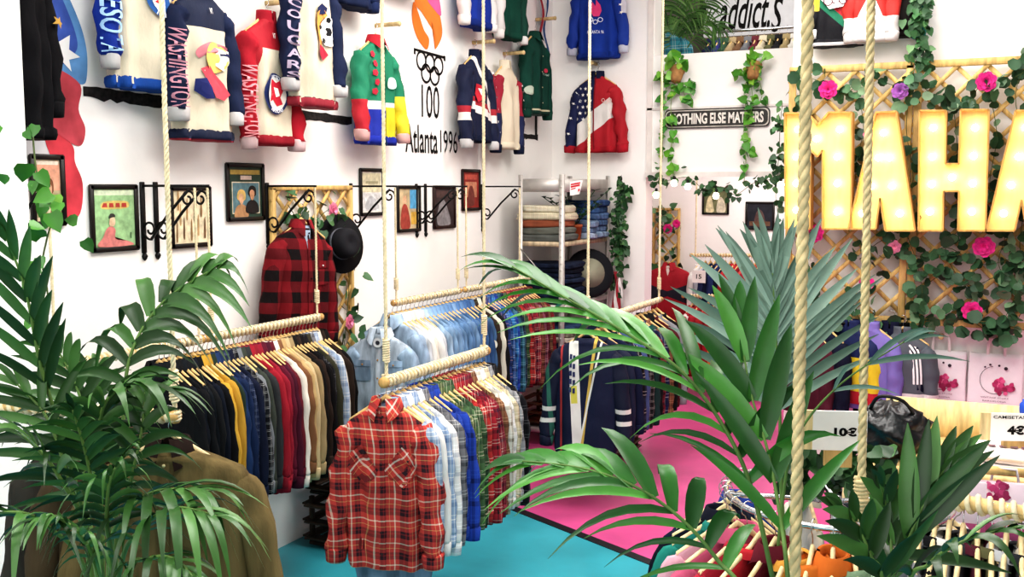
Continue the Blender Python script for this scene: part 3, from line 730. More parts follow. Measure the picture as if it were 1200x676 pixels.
mb = MB(); [ringdecal(mb, sf, .085 + .03 * k, -.22 - .018 * (k % 2), .012, .017, .007, 12) for k in range(3)]; mb.build('rings_print', prn('#e9c9c4'), g)
peg(PY(699, 75, BY), Vector((0, -1, 0)), .12, 'wooden wall peg that carries the star spangled jacket')
# jackets high above the trellis
TW = TY + .12
(g, sf, sl), p = wj('black sports jacket with printed rings and a red and green flash', 984, -72, 58, wall=TW, off=.12, hem_u=984, L=.76, W=.18, spread=-.02, body=blocks('#17171d', [('#1f7a58', [(.9, 1, .60), (-.9, -1, -.53), (0, 1, .66)]), ('#c42a34', [(.9, 1, .53), (-.9, -1, -.44), (0, 1, .66)]), ('#e8c93a', [(-1, 0, -.12), (0, 1, .52)])]), cuff=WHT, band=blocks('#17171d', [('#e6e3e0', [(0, 1, .775), (0, -1, -.75)])]), style='stand', seed=46, name='jacket')
decal(g, sf, [(-.08, -.33), (.08, -.31), (.1, -.40), (.05, -.50), (-.05, -.51), (-.11, -.44)], prn('#efe9e4'))
mb = MB(); [ringdecal(mb, sf, -.06 + .055 * k, -.455 + .01 * (k % 2), .025, .032, .009, 16) for k in range(3)]; mb.build('rings_print', prn('#5c2a3c'), g)
(g, sf, sl), p = wj('white tracksuit jacket with red shoulder panels above the trellis', 1024, -70, 60, wall=TW, off=.15, hem_u=1030, L=.7, W=.15, spread=-.03, body=blocks('#ece7e2', [('#d8352f', [(-1, 0, .30), (1, .45, .16), (0, 1, .55)])], absx=True), sleeve=blocks('#ece7e2', [('#d8352f', [(0, 1, .55)])]), band=WHT, style='stand', seed=47, name='tracksuit_jacket')
zipper(g, sf, .7, prn('#b8b2ac'))
(g, sf, sl), p = wj('dark brown sweatshirt with a white bird print beside the ivy', 1054, -72, 46, wall=TW, off=.07, L=.68, W=.16, spread=-.02, body=cloth('#2a2522'), sleeve=blocks('#2a2522', [('#1f8478', [(0, -1, -.35)])]), band=cloth('#2a2522'), style='crew', seed=48, name='sweatshirt', cat='sweatshirt')
decal(g, sf, [(-.06, -.40), (-.03, -.43), (-.04, -.46), (.0, -.45), (.02, -.5), (.035, -.45), (.06, -.40), (.04, -.36), (.0, -.40), (-.03, -.37)], prn('#efece8'))
# ================================================================== MURALS
def wpoly(mb, pts, off, smooth=True, wall=WX):
    p = [PX(u, v, wall + off) for u, v in pts]
    if smooth: p = catmull(p, 5, True)
    c = sum(p, Vector()) / len(p); n = len(p); mb.add(p + [c], [(i, (i + 1) % n, n) for i in range(n)])
def mural_part(name, pts, m, parent, off, smooth=True):
    mb = MB(); wpoly(mb, pts, off, smooth); return mb.build(name, m, parent, False)
def spray(c, var=.35): return mat(c, .8, 0, var, 4, 0, 60, .1, None, 'spray_paint')
t = thing('painted_flag', 'painted wall picture of a waving flag in blue and red with a white star', 'mural')
mural_part('blue_field', [(36, -30), (70, -18), (90, 18), (101, 55), (102, 88), (97, 99), (80, 92), (58, 80), (38, 72)], spray('#6fa0d3'), t, .003)
mural_part('dark_blue_field', [(38, -30), (62, -20), (78, 10), (90, 45), (88, 62), (70, 76), (40, 66)], spray('#4a62b0'), t, .004)
mural_part('star', [(60, 34), (67, 50), (82, 41), (81, 58), (94, 67), (81, 70), (84, 84), (72, 71), (57, 61), (69, 56)], spray('#f7f5f2', .02), t, .006, False)
mural_part('red_field', [(60, 80), (94, 99), (92, 128), (100, 150), (97, 168), (88, 170), (70, 158), (53, 146), (50, 115)], spray('#cf5560'), t, .004)
mural_part('red_tail', [(50, 140), (72, 158), (86, 172), (88, 190), (97, 215), (94, 250), (78, 260), (74, 225), (60, 185), (53, 165)], spray('#cf4752'), t, .003)
mural_part('grey_field', [(30, 90), (50, 100), (52, 145), (60, 190), (34, 195)], spray('#d6d5d8', .1), t, .002)
t = thing('torch_mural', 'painted orange and pink torch above black interlocked rings and lettering', 'mural')
mural_part('flame', [(485, 2), (492, 20), (497, 35), (503, 46), (500, 58), (489, 44), (483, 22)], spray('#e07b35', .1), t, .004)
mural_part('flame', [(495, -22), (508, -6), (516, 20), (518, 42), (510, 58), (511, 44), (504, 30), (494, 14), (486, 2)], spray('#e8853d', .1), t, .004)
mural_part('flame', [(497, -20), (512, -10), (517, 18), (508, 10), (500, -2)], spray('#d8679a', .1), t, .005)
mb = MB(); wpoly(mb, [(485, 56), (521, 66), (521, 69), (485, 59)], .003, False); wpoly(mb, [(485, 56), (487, 57), (487, 64), (485, 63)], .003, False); wpoly(mb, [(520, 65), (522, 66), (522, 72), (520, 71)], .003, False)
for cx_, cy_ in ((494, 71), (504, 74), (514, 77), (499.5, 86), (509.5, 89)):
    c = PX(cx_, cy_, WX + .004); mb.grid([[c + Vector((0, r * math.cos(a), r * math.sin(a))) for a in [2 * PI * i / 24 for i in range(24)]] for r in (.056, .074)], True)
mb.build('rings', INK, t, False)
def wallwrite(s, u0, v0, u1, v1, name, bold=.0, m=INK, parent=None):
    """text box with upper-left corner (u0,v0) and lower-right (u1,v1) on the left wall"""
    a = PX(u0, v0, WX + .004); b = PX(u1, v1, WX + .004); a2 = PX(u0, v1, WX + .004)
    h = (PX((u0 + u1) / 2, v0, WX).z - PX((u0 + u1) / 2, v1, WX).z)
    o = Vector((WX + .004, (a.y + b.y) / 2, (a.z + b.z) / 2)); return write(name, s, o, (0, 1, 0), (0, 0, 1), b.y - a.y, h, m, parent, bold)
wallwrite('100', 494, 100, 515, 138, 'number', .0, INK, t)
tl = thing('painted_lettering', 'black painted place name with the year 1996 under the torch mural', 'lettering')
a = PX(473, 149, WX).z; 
wallwrite('Atlanta', 475, 146, 513, 179, 'word', .01, INK, tl); wallwrite('1996', 516, 153, 536, 179, 'year', .0, INK, tl)
wallwrite('"', 469, 146, 474, 152, 'mark', .01, INK, tl)
# ================================================================== FRAMED RECORD SLEEVES
def framed(label, corners, wallX=None, wallY=None, shapes=(), bg='#999999', fr=None, group='framed record sleeves', fw=.014):
    u0, v0, u1, v1 = corners
    if wallX is not None:
        a = PX(u0, v0, wallX); b = PX(u1, v1, wallX); a2 = PX(u0, v1, wallX); b2 = PX(u1, v0, wallX); r = Vector((0, 1, 0)); nrm = Vector((1, 0, 0))
        w = b.y - a.y; c = Vector((wallX, (a.y + b.y) / 2, (a.z + a2.z + b.z + b2.z) / 4)); h = ((a.z - a2.z) + (b2.z - b.z)) / 2
    else:
        a = PY(u0, v0, wallY); b = PY(u1, v1, wallY); a2 = PY(u0, v1, wallY); r = Vector((1, 0, 0)); nrm = Vector((0, -1, 0))
        w = b.x - a.x; c = Vector(((a.x + b.x) / 2, wallY, (a.z + b.z) / 2)); h = a.z - a2.z
    up = Vector((0, 0, 1)); t = thing('picture_frame', label, 'picture', c, 0, group)
    m = MB(); T = nrm * .012
    for s in (-1, 1):
        m.bar(r * (s * (w / 2 - fw / 2)) - up * (h / 2) + T, r * (s * (w / 2 - fw / 2)) + up * (h / 2) + T, fw if wallX is None else .024, .024 if wallX is None else fw, up=(1, 0, 0), bev=.002)
        m.bar(-r * (w / 2) + up * (s * (h / 2 - fw / 2)) + T, r * (w / 2) + up * (s * (h / 2 - fw / 2)) + T, .024, fw, up=up if False else nrm, bev=.002)
    m.build('frame', fr or mat('#1b1715', .4, name='frame'), t)
    p = MB(); p.prism([-r * w / 2 - up * h / 2 + nrm * .002, r * w / 2 - up * h / 2 + nrm * .002, r * w / 2 + up * h / 2 + nrm * .002, -r * w / 2 + up * h / 2 + nrm * .002], nrm * .008)
    pr = p.build('picture', mat(bg, .6, 0, .25, 14, 0, 60, .3, None, 'printed_card'), t, False)
    iw, ih = w - 2 * fw, h - 2 * fw
    for k, (pts, col) in enumerate(shapes):
        P = catmull([Vector((x, y, 0)) for x, y in pts], 4, True) if len(pts) > 4 else [Vector((x, y, 0)) for x, y in pts]
        q = [r * ((v.x - .5) * iw) + up * ((v.y - .5) * ih) + nrm * (.011 + .0004 * k) for v in P]; cc = sum(q, Vector()) / len(q); n = len(q)
        m = MB(); m.add(q + [cc], [(i, (i + 1) % n, n) for i in range(n)]); m.build('print', mat(col, .6, 0, .2, 30, 0, 60, .3, None, 'printed_ink'), pr, False)
    return t
def rect(x0, y0, x1, y1): return [(x0, y0), (x1, y0), (x1, y1), (x0, y1)]
def bust(x, y, s, skin, hair, top):
    return [([(x - .3 * s, y - .6 * s), (x - .26 * s, y - .3 * s), (x, y - .18 * s), (x + .26 * s, y - .3 * s), (x + .3 * s, y - .6 * s)], top),
            ([(x - .2 * s, y), (x - .14 * s, y + .22 * s), (x + .02 * s, y + .28 * s), (x + .18 * s, y + .2 * s), (x + .2 * s, y - .02 * s), (x, y - .1 * s)], hair),
            ([(x - .12 * s, y + .06 * s), (x - .02 * s, y + .15 * s), (x + .11 * s, y + .08 * s), (x + .09 * s, y - .1 * s), (x, y - .2 * s), (x - .09 * s, y - .1 * s)], skin)]
framed('black framed record sleeve in orange tones, partly behind the hanging pothos', (33, 182, 75, 264), WX, None, [(rect(.05, .5, .95, .92), '#e3a58a'), (rect(.05, .08, .95, .5), '#b9aa86'), (rect(.1, .9, .9, .96), '#e7d9c7')] + bust(.55, .5, .7, '#dcb08f', '#7a4e35', '#a8865a'), '#d9c3a5')
framed('black framed green record sleeve with a seated figure in pink', (103, 217, 160.5, 293.5), WX, None,
       [(rect(.02, .03, .98, .97), '#9fc58f'), (rect(.02, .88, .98, .97), '#d4e0c0'), ([(.2, .66), (.22, .76), (.5, .79), (.82, .77), (.82, .67), (.5, .65)], '#d9c274'), ([(.2, .68), (.24, .75), (.32, .75), (.33, .68)], '#b5453b'), ([(.37, .68), (.38, .75), (.47, .75), (.48, .68)], '#b5453b'), ([(.52, .68), (.53, .75), (.62, .75), (.63, .68)], '#b5453b'), ([(.66, .68), (.67, .75), (.78, .75), (.79, .68)], '#b5453b'),
        ([(.1, .03), (.2, .18), (.3, .33), (.42, .36), (.5, .3), (.5, .15), (.8, .1), (.9, .03)], '#d9847f'), ([(.36, .38), (.38, .5), (.46, .53), (.5, .45), (.47, .37)], '#e9c6a5'), ([(.35, .5), (.38, .57), (.47, .57), (.5, .52), (.43, .51)], '#3c3a34'), (rect(.85, .15, .88, .25), '#4d6a46')], '#7fae74')
framed('black framed cream record sleeve with brown streaks behind the iron brackets', (197, 219, 246, 289), WX, None, [(rect(.02, .02, .98, .98), '#e6d6b5')] + [([(x, y), (x + .02, y + .3), (x + .045, y + .32), (x + .05, y + .02), (x + .03, y - .06)], c) for x, y, c in [(.08, .1, '#8a6a45'), (.18, .4, '#b9986a'), (.27, .15, '#6e5138'), (.36, .5, '#a98558'), (.47, .12, '#8f6f47'), (.56, .45, '#6e5138'), (.66, .2, '#b9986a'), (.75, .55, '#8a6a45'), (.84, .15, '#6e5138'), (.12, .68, '#a98558'), (.6, .7, '#8a6a45')]], '#cdb78f')
framed('black framed dark green record sleeve with two faces side by side', (263, 192, 308, 258), WX, None, [(rect(.1, .08, .92, .7), '#d9cdb2'), (rect(.12, .1, .9, .68), '#5f7f86'), (rect(.06, .84, .94, .93), '#b59c52'), (rect(.35, .74, .68, .82), '#d7c3b6')] + bust(.36, .38, .62, '#dcae88', '#d6b36a', '#b58a62') + bust(.68, .46, .6, '#c89672', '#1d1714', '#1f1b1b'), '#2f4438')
framed('black framed pale record sleeve split in two halves', (420, 198, 448, 252), WX, None, [(rect(.06, .5, .94, .95), '#d6cfae'), (rect(.06, .05, .94, .48), '#d8d8d6'), ([(.2, .1), (.3, .36), (.5, .4), (.7, .3), (.8, .1)], '#b9bbbd'), (rect(.2, .7, .8, .76), '#a9a383')], '#e7e3d8')
framed('black framed record sleeve with a figure before a blue corner', (464, 218, 491, 271), WX, None, [(rect(.55, .5, .96, .96), '#5aa0c8'), (rect(.6, .12, .95, .42), '#d3a94c'), ([(.1, .05), (.15, .5), (.3, .62), (.45, .5), (.55, .05)], '#a5483c'), ([(.2, .62), (.22, .8), (.36, .82), (.4, .65)], '#d9ae8c')], '#c7b38d')
framed('dark brown framed record sleeve behind the scrolled bracket', (506.5, 218, 532, 267), WX, None, [([(.15, .05), (.2, .5), (.4, .7), (.6, .55), (.8, .05)], '#8a8688'), (rect(.1, .75, .9, .93), '#513d3b')], '#3c2f30', mat('#2b1714', .4, name='frame'))
framed('dark framed record sleeve with a deep red cover, topmost of its group', (540, 199, 561, 246), WX, None, [(rect(.15, .3, .85, .72), '#c98a6c'), (rect(.12, .78, .88, .92), '#c25a4c'), ([(.3, .1), (.35, .5), (.5, .62), (.65, .5), (.7, .1)], '#7a3d35')], '#93322c', mat('#241614', .4, name='frame'))
framed('framed picture of pale figures in the back room under the fairy lights', (824, 222, 854, 251), None, 12.0, [([(.1, .05), (.15, .6), (.3, .75), (.4, .3), (.42, .05)], '#d9cfa6'), ([(.55, .05), (.6, .6), (.75, .7), (.9, .4), (.9, .05)], '#cfc7ae')], '#6f7250')
framed('dark framed picture of a night scene in the back room', (874.5, 237, 907, 269), None, 12.0, [([(.3, .1), (.35, .6), (.5, .75), (.65, .55), (.7, .1)], '#5c4440'), (rect(.1, .1, .9, .28), '#6b4d3b')], '#23262f')
# ================================================================== BRACKETS AND RODS (A and B along the left wall)
AX, AZ = -3.58, 1.45
def scroll(c, r, turns, ax, ay, a0=0, sg=1, n=26):
    return [Vector(c) + ax * (r * (1 - .75 * i / n) * math.cos(a0 + sg * turns * 2 * PI * i / n)) + ay * (r * (1 - .75 * i / n) * math.sin(a0 + sg * turns * 2 * PI * i / n)) for i in range(n + 1)]
def bracket(label, y, arm=.36):
    t = thing('wall_bracket', label, 'bracket', (WX, y, 2.19), 0, 'wrought iron wall brackets')
    p = MB(); p.box((.006, 0, -.14), (.012, .028, .36), None, .003); p.lathe([(0, -.36), (.010, -.35), (.016, -.335), (.008, -.32)], (.008, 0, 0), 8); p.build('wall_plate', IRON, t)
    p = MB(); p.bar((.0, 0, .02), (arm, 0, .02), .010, .012); p.build('arm', IRON, t)
    X = Vector((1, 0, 0)); Z = Vector((0, 0, 1)); p = MB()
    p.tube([Vector((.055, 0, -.25)), Vector((arm * .5, 0, -.115)), Vector((arm - .05, 0, -.0))], .0075, 6); p.build('strut', IRON, t)
    p = MB(); p.tube(scroll((.05, 0, -.20), .05, 1.25, X, Z, -PI / 2, -1), .006, 6); p.build('scroll', IRON, t)
    p = MB(); p.tube(scroll((arm - .055, 0, -.045), .045, 1.25, X, Z, 0, 1), .006, 6); p.build('scroll', IRON, t)
    return t
def tip(u, v=221):   # bracket whose arm tip projects to column u
    y = PX(u, v, AX).y; return y
ys = [tip(228), tip(243), tip(369), tip(463), tip(536), tip(546), tip(609)]
bl_ = ['wrought iron bracket at the cream record sleeve, first of its pair', 'wrought iron bracket at the cream record sleeve, second of its pair', 'wrought iron bracket over the lattice panel with the lumberjack shirt', 'wrought iron bracket beside the pale two-part record sleeve', 'wrought iron bracket in front of the brown framed sleeve, first of its pair', 'wrought iron bracket in front of the brown framed sleeve, second of its pair', 'wrought iron bracket nearest the metal shelving']
for y, l in zip(ys, bl_): bracket(l, y)
y0 = PX(58, 430, AX).y
RA0 = (Vector((AX, y0, AZ)), Vector((AX, ys[0] + .02, AZ))); RA1 = (Vector((AX, ys[1] - .03, AZ)), Vector((AX, ys[2] + .03, AZ)))
RB0 = (Vector((AX, ys[3] - .03, AZ)), Vector((AX, ys[4] + .02, AZ))); RB1 = (Vector((AX, ys[5] - .02, AZ)), Vector((AX, ys[6] + .2, AZ)))
wrapped_rod('rope-wrapped rod behind the big palm, over the black shirts', *RA0); wrapped_rod('rope-wrapped rod carrying mustard, burgundy and tan shirts by the wall', *RA1)
wrapped_rod('rope-wrapped rod carrying the pale denim shirts by the wall', *RB0); wrapped_rod('rope-wrapped rod by the wall that ends at the metal shelving', *RB1)
for i, y in enumerate(ys):
    nm = ['behind the palm', 'at the start of the second wall rod', 'down the front of the lumberjack shirt', 'at the near end of the denim rod', 'at the far end of the denim rod', 'just past the denim rod', 'beside the metal shelving'][i]
    rope('rod_rope', f'thin cotton rope from an iron bracket {nm}', (AX, y, 2.2), (AX, y, AZ), .0065, ROPEW, 'ropes of the wall rods', 2, .05, [(Vector((AX, y, AZ + .16)), .07, .011), (Vector((AX, y, AZ + .015)), .03, .014)])
y = PX(57, 400, AX).y; bracket('wrought iron bracket behind the pothos vine at the pillar', y + .03)
rope('rod_rope', 'thin cotton rope at the near end of the wall rod, by the pothos', (AX, y + .03, 2.2), (AX, y + .03, AZ), .0065, ROPEW, 'ropes of the wall rods', 2, .05, [(Vector((AX, y + .03, AZ + .14)), .07, .011)])
# ---- plaid palettes
def pl(base, dark, light, acc=None, f=9, w=.08):
    acc = acc or light
    return plaid([(0, base), (.3, dark), (.46, base), (.62, light), (.66, base), (.82, acc), (.86, base)], [(0, base), (.28, dark), (.5, base), (.64, light), (.69, base), (.84, acc), (.88, base)], f)
HERO = plaid([(0, '#c8403a'), (.08, '#e8d6c0'), (.15, '#c8403a'), (.34, '#3a2228'), (.50, '#8e2a2c'), (.56, '#3a2228'), (.66, '#c8403a'), (.84, '#e2a86c'), (.87, '#c8403a')],
             [(0, '#c8403a'), (.08, '#e8d6c0'), (.14, '#c8403a'), (.36, '#33202a'), (.52, '#8e2a2c'), (.58, '#33202a'), (.68, '#c8403a'), (.85, '#e0a868'), (.88, '#c8403a')], 9.5, 'red_plaid', .12)
HEROB = plaid([(0, '#c8403a'), (.08, '#f0e2cf'), (.17, '#c8403a'), (.34, '#3a2228'), (.55, '#a52f2e'), (.84, '#e2a86c'), (.87, '#c8403a')], [(0, '#c8403a'), (.08, '#f2e6d6'), (.17, '#c8403a'), (.36, '#33202a'), (.58, '#c8403a'), (.85, '#e0a868'), (.88, '#c8403a')], 10.5, 'red_plaid_bias', .12, .5, R_(40))
PRW = pl('#b5302f', '#3a1f26', '#e9dcc8', None, 12); PRN = pl('#8f2230', '#1f2138', '#d9cfc0', None, 13); PGR = pl('#3f5a3a', '#1f2e25', '#c9c3a5', None, 12); PBW = pl('#9fb1c8', '#5d7496', '#eeeae4', None, 11); PWB = pl('#e3e0dc', '#8d9ab0', '#ffffff', None, 11)
PROY = pl('#2745a5', '#172457', '#3d62c4', None, 11); PBR = pl('#7d5138', '#3a2a22', '#c9a27a', None, 12); PGY = pl('#77777c', '#33363f', '#cfcfcf', None, 12); PTL = pl('#2b5f74', '#152a3c', '#7fb1c4', None, 13); PBN = pl('#34599c', '#17223f', '#a9c2e0', None, 13); PMAR = pl('#7a1f2f', '#2a1722', '#b56a6a', None, 13); PNG = pl('#22324a', '#10151f', '#5d6f86', None, 13); PWG = pl('#d8d2c4', '#77705f', '#f4efe6', None, 12); PBUF = plaid([(0, '#8c1a24'), (.5, '#171012')], [(0, '#8c1a24'), (.5, '#1c1416')], 8, 'buffalo', .15); PBLK = pl('#1c1c20', '#0c0c0e', '#6d6d72', None, 13)
# ---- row A : dark to tan shirts on the wall rods
A = []
for d, m in (('black cotton shirt', '#17181c'), ('near-black navy shirt', '#161b26'), ('black work shirt', '#15161a'), ('black shirt with blue cast', '#151a22'), ('charcoal black shirt', '#1a1b1e'), ('dark navy shirt', '#141a29'), ('black twill shirt', '#141417')): A.append(G(d, cloth(m), 'cotton_shirt'))
A += [G('mustard yellow corduroy shirt', cloth('#d9a32e'), 'corduroy_shirt'), G('mustard shirt', cloth('#c8952b'), 'cotton_shirt'), G('dark green shirt', cloth('#2b3a2c'), 'cotton_shirt'), G('navy denim shirt', denim('#233a66'), 'denim_shirt'), G('dark blue denim shirt', denim('#1e2f55'), 'denim_shirt'), G('navy shirt with small dots', pl('#1d2948', '#1a2440', '#8b96b5', None, 30), 'cotton_shirt'), G('midnight blue shirt', cloth('#171f38'), 'cotton_shirt'), G('black and white speckled shirt', pl('#1b1c22', '#15161a', '#c7c7c7', None, 26), 'cotton_shirt'), G('grey shirt', cloth('#7d8288'), 'cotton_shirt'), G('dark grey-green shirt', cloth('#42483f'), 'cotton_shirt'), G('charcoal shirt', cloth('#36373a'), 'cotton_shirt'),
      G('bright red shirt', cloth('#b01f30'), 'cotton_shirt'), G('crimson shirt', cloth('#9a1c2e'), 'cotton_shirt'), G('cherry red corduroy shirt', cloth('#a51e33'), 'corduroy_shirt'), G('burgundy shirt', cloth('#6a1930'), 'cotton_shirt'), G('plum shirt', cloth('#55182f'), 'cotton_shirt'), G('wine red shirt', cloth('#711d2c'), 'cotton_shirt'), G('cream white shirt', cloth('#efe7d8'), 'cotton_shirt'), G('rust brown shirt', cloth('#8a5a3a'), 'cotton_shirt'), G('tan corduroy shirt', cloth('#c9a66d'), 'corduroy_shirt'), G('beige corduroy shirt', cloth('#d5b988'), 'corduroy_shirt'), G('khaki shirt', cloth('#a88f63'), 'cotton_shirt'), G('black corduroy shirt', cloth('#1b1715'), 'corduroy_shirt'), G('dark brown corduroy shirt', cloth('#33241d'), 'corduroy_shirt'), G('black velvet shirt', cloth('#141214'), 'cotton_shirt'), G('black and grey plaid shirt', PBLK, 'plaid_shirt'), G('dark olive shirt', cloth('#3b3a2a'), 'cotton_shirt'), G('grey and white plaid shirt', PGY, 'plaid_shirt'), G('pale blue and white plaid shirt', PBW, 'plaid_shirt'), G('off-white shirt', cloth('#d8d2c6'), 'cotton_shirt'), G('dark brown shirt', cloth('#30221b'), 'cotton_shirt'), G('black overshirt', cloth('#151313'), 'cotton_shirt')]
row('the palm-side rods', (AX, ys[0] - .27, AZ), (AX, ys[2] - .01, AZ), A, 'shirts on the wall rods beside the big palm', seed=11)
# ---- row B : denim then plaid
B = [G('light washed denim jacket', denim('#a9c2dc'), 'denim_jacket', 'jacket', D=.055, spread=.05), G('bleached white denim shirt', denim('#dfe3e8'), 'denim_shirt'), G('white shirt', cloth('#eeeae2'), 'cotton_shirt'), G('cream shirt', cloth('#e6dfcf'), 'cotton_shirt'), G('white cotton shirt', cloth('#f0ece6'), 'cotton_shirt'), G('pale grey shirt', cloth('#cfd3d8'), 'cotton_shirt')]
for d, c in (('ice blue denim shirt', '#a9c4de'), ('pale blue denim shirt', '#8fb0d3'), ('light blue denim shirt', '#83a6cc'), ('sky blue denim shirt', '#7ea3cf'), ('soft blue denim shirt', '#7599c2'), ('mid blue denim shirt', '#6a8fba'), ('washed blue denim shirt', '#6488b6'), ('faded blue denim shirt', '#7b9cc4'), ('blue denim shirt', '#557aab'), ('worn blue denim shirt', '#5f83b0'), ('deep blue denim shirt', '#46699c'), ('dark washed denim shirt', '#3c5c8c')): B.append(G(d, denim(c), 'denim_shirt'))
B += [G('denim jacket with round patch', denim('#4f739f'), 'denim_jacket', 'jacket'), G('brown cord jacket', cloth('#3d2f28'), 'corduroy_jacket', 'jacket'), G('cream fleece lined jacket', cloth('#e8e0cc'), 'fleece_jacket', 'jacket'), G('black shirt', cloth('#1c1c20'), 'cotton_shirt'), G('navy and mauve plaid shirt', pl('#2b3f7a', '#1c2342', '#b98f9a', None, 8), 'plaid_shirt'), G('blue plaid shirt', PBN, 'plaid_shirt'), G('bright blue plaid shirt', pl('#2f74b8', '#1b3766', '#9ccbe8', None, 9), 'plaid_shirt'), G('royal blue plaid shirt', PROY, 'plaid_shirt'), G('teal plaid shirt', PTL, 'plaid_shirt'), G('green and navy tartan shirt', PNG, 'plaid_shirt'), G('dark green plaid shirt', PGR, 'plaid_shirt'), G('red plaid shirt', PRW, 'plaid_shirt'), G('maroon plaid shirt', PMAR, 'plaid_shirt'), G('wine and white plaid shirt', PRN, 'plaid_shirt'), G('cherry plaid shirt', pl('#a8283a', '#33182a', '#d9b9b2', None, 13), 'plaid_shirt'), G('brown and red plaid shirt', pl('#7a3f34', '#2a1a1a', '#c99a7a', None, 12), 'plaid_shirt'), G('mauve plaid shirt', pl('#8d4a5a', '#3a2430', '#c9a7ac', None, 12), 'plaid_shirt'), G('dark maroon plaid shirt', pl('#5e1c2a', '#22131a', '#9a5a5a', None, 12), 'plaid_shirt'), G('rust plaid shirt', PBR, 'plaid_shirt'), G('black and red plaid shirt', pl('#7a1f28', '#141114', '#a34a4a', None, 11), 'plaid_shirt')]
outB = row('the denim rods', (AX, ys[3] - .05, AZ), (AX, ys[6] + .1, AZ), B, 'shirts on the wall rods with the denim', seed=12)
g, sf, sl = outB[0]; placket(g, sf, .7, denim('#b5cbe0'), 6, prn('#b98a4a')); pocket(g, sf, -.1, -.24, .11, .13, denim('#9fbad6')); pocket(g, sf, .1, -.24, .11, .13, denim('#9fbad6'))
g, sf, sl = outB[18]
decal(g, lambda x, z, o: sl(1, .45 + z, x) + Vector((.02, 0, 0)), disc(0, 0, .035, .05, 14), prn('#e6ded0'), 'patch')
# short denim jacket beneath, facing out (hung low under the near end)
(gg) = garment('denim_jacket', 'light bleached denim jacket facing out beneath the near end of the denim rod', 'jacket', PX(474, 384, AX + .12) - Vector((0, .28, 0)), R_(15), 'shirts on the wall rods with the denim', denim('#c3d3e2'), L=.68, W=.195, D=.06, seed=77, sleeve=denim('#aac3dc'), spread=.06)
g, sf, sl = gg; placket(g, sf, .68, denim('#d3dee8'), 6, prn('#b98a4a')); pocket(g, sf, -.1, -.22, .11, .12, denim('#9db7d2'), bm=prn('#b98a4a')); pocket(g, sf, .1, -.22, .11, .12, denim('#9db7d2'), bm=prn('#b98a4a'))
decal(g, sf, disc(0, -.05, .03, .03, 14), prn('#e9e9ea'), 'badge', .02); decal(g, sf, disc(0, -.05, .014, .014, 10), prn('#3a3a42'), 'badge', .024)
# ---- row C : front plaid row hung from the ceiling
CX, CZ = -2.6, 1.31
c0 = PZ(450, 447, CZ); c1 = PZ(569, 412, CZ); CX = (c0.x + c1.x) / 2
RC = (Vector((CX, c0.y - .02, CZ)), Vector((CX, c1.y + .03, CZ)))
wrapped_rod('thick rope-wrapped rod above the front row of plaid shirts', *RC, r=.024)
CC = [G('pale blue and white plaid shirt', PBW, 'plaid_shirt'), G('white shirt', cloth('#ece8e2'), 'cotton_shirt'), G('blue and white checked shirt', pl('#8fa6c6', '#54709c', '#f0eeea', None, 10), 'plaid_shirt'), G('faded blue ombre plaid shirt', PWB, 'plaid_shirt'), G('dark grey plaid shirt', PGY, 'plaid_shirt'), G('royal blue plaid shirt', PROY, 'plaid_shirt'), G('cobalt blue plaid shirt', pl('#2747b0', '#16245f', '#2f55c0', None, 9), 'plaid_shirt'), G('olive green plaid shirt', pl('#5b6a3f', '#2b3524', '#c9c79f', None, 11), 'plaid_shirt'), G('green and cream plaid shirt', pl('#4c6a45', '#22332a', '#d9d4b8', None, 11), 'plaid_shirt'), G('dark green plaid shirt', PGR, 'plaid_shirt'), G('red plaid shirt with cream lines', PRW, 'plaid_shirt'), G('crimson plaid shirt', pl('#a32430', '#251820', '#d9c0b0', None, 12), 'plaid_shirt'), G('red and navy plaid shirt', PRN, 'plaid_shirt'), G('maroon plaid shirt', PMAR, 'plaid_shirt'), G('rust and brown plaid shirt', PBR, 'plaid_shirt'), G('cream plaid shirt', PWG, 'plaid_shirt'), G('white and grey plaid shirt', pl('#e3e1dc', '#9a9a9c', '#fbfaf7', None, 10), 'plaid_shirt'), G('beige checked shirt', pl('#cdbf9f', '#7d7157', '#eee6d4', None, 12), 'plaid_shirt'), G('grey checked shirt', pl('#8b8d90', '#4a4c52', '#d9d9d9', None, 11), 'plaid_shirt'), G('black and white plaid shirt', PBLK, 'plaid_shirt')]
row('the front rod', (CX, RC[0].y + .07, CZ), (CX, RC[1].y - .02, CZ), CC, 'plaid shirts on the front rod', start=2, seed=13, D=.03, rows=13)
hp = Vector((CX, RC[0].y + .015, CZ - .105))
g, sf, sl = garment('plaid_shirt', 'red plaid flannel shirt facing out at the near end of the front plaid row', 'shirt', hp, R_(14), 'plaid shirts on the front rod', HERO, L=.765, W=.19, D=.07, sl=.6, spread=.04, fwd=.05, seed=3, seg=56, rows=40, inner=cloth('#a32f2f'), wr=2.0, collar=HEROB)
hanger('wooden hanger inside the red plaid flannel shirt facing out', hp, R_(14), 'hangers on the front plaid row')
placket(g, sf, .76, HERO, 7, prn('#3a2426')); pk = HEROB
pocket(g, sf, -.105, -.27, .125, .14, pk, R_(38), True, prn('#3a2426')); pocket(g, sf, .105, -.27, .125, .14, pk, R_(-38), True, prn('#3a2426'))
decal(g, sf, [(-.018, -.02), (.018, -.02), (.018, -.035), (-.018, -.035)], prn('#efe9e0'), 'neck_label', .002)
g2, s2_, l2_ = garment('denim_shirt', 'washed blue denim shirt with tattered hem showing below the red plaid flannel', 'shirt', hp + Vector((.0, .05, -.03)), R_(14), 'plaid shirts on the front rod', denim('#7f93ab'), L=.82, D=.045, seed=4, sl=.5, W=.185)
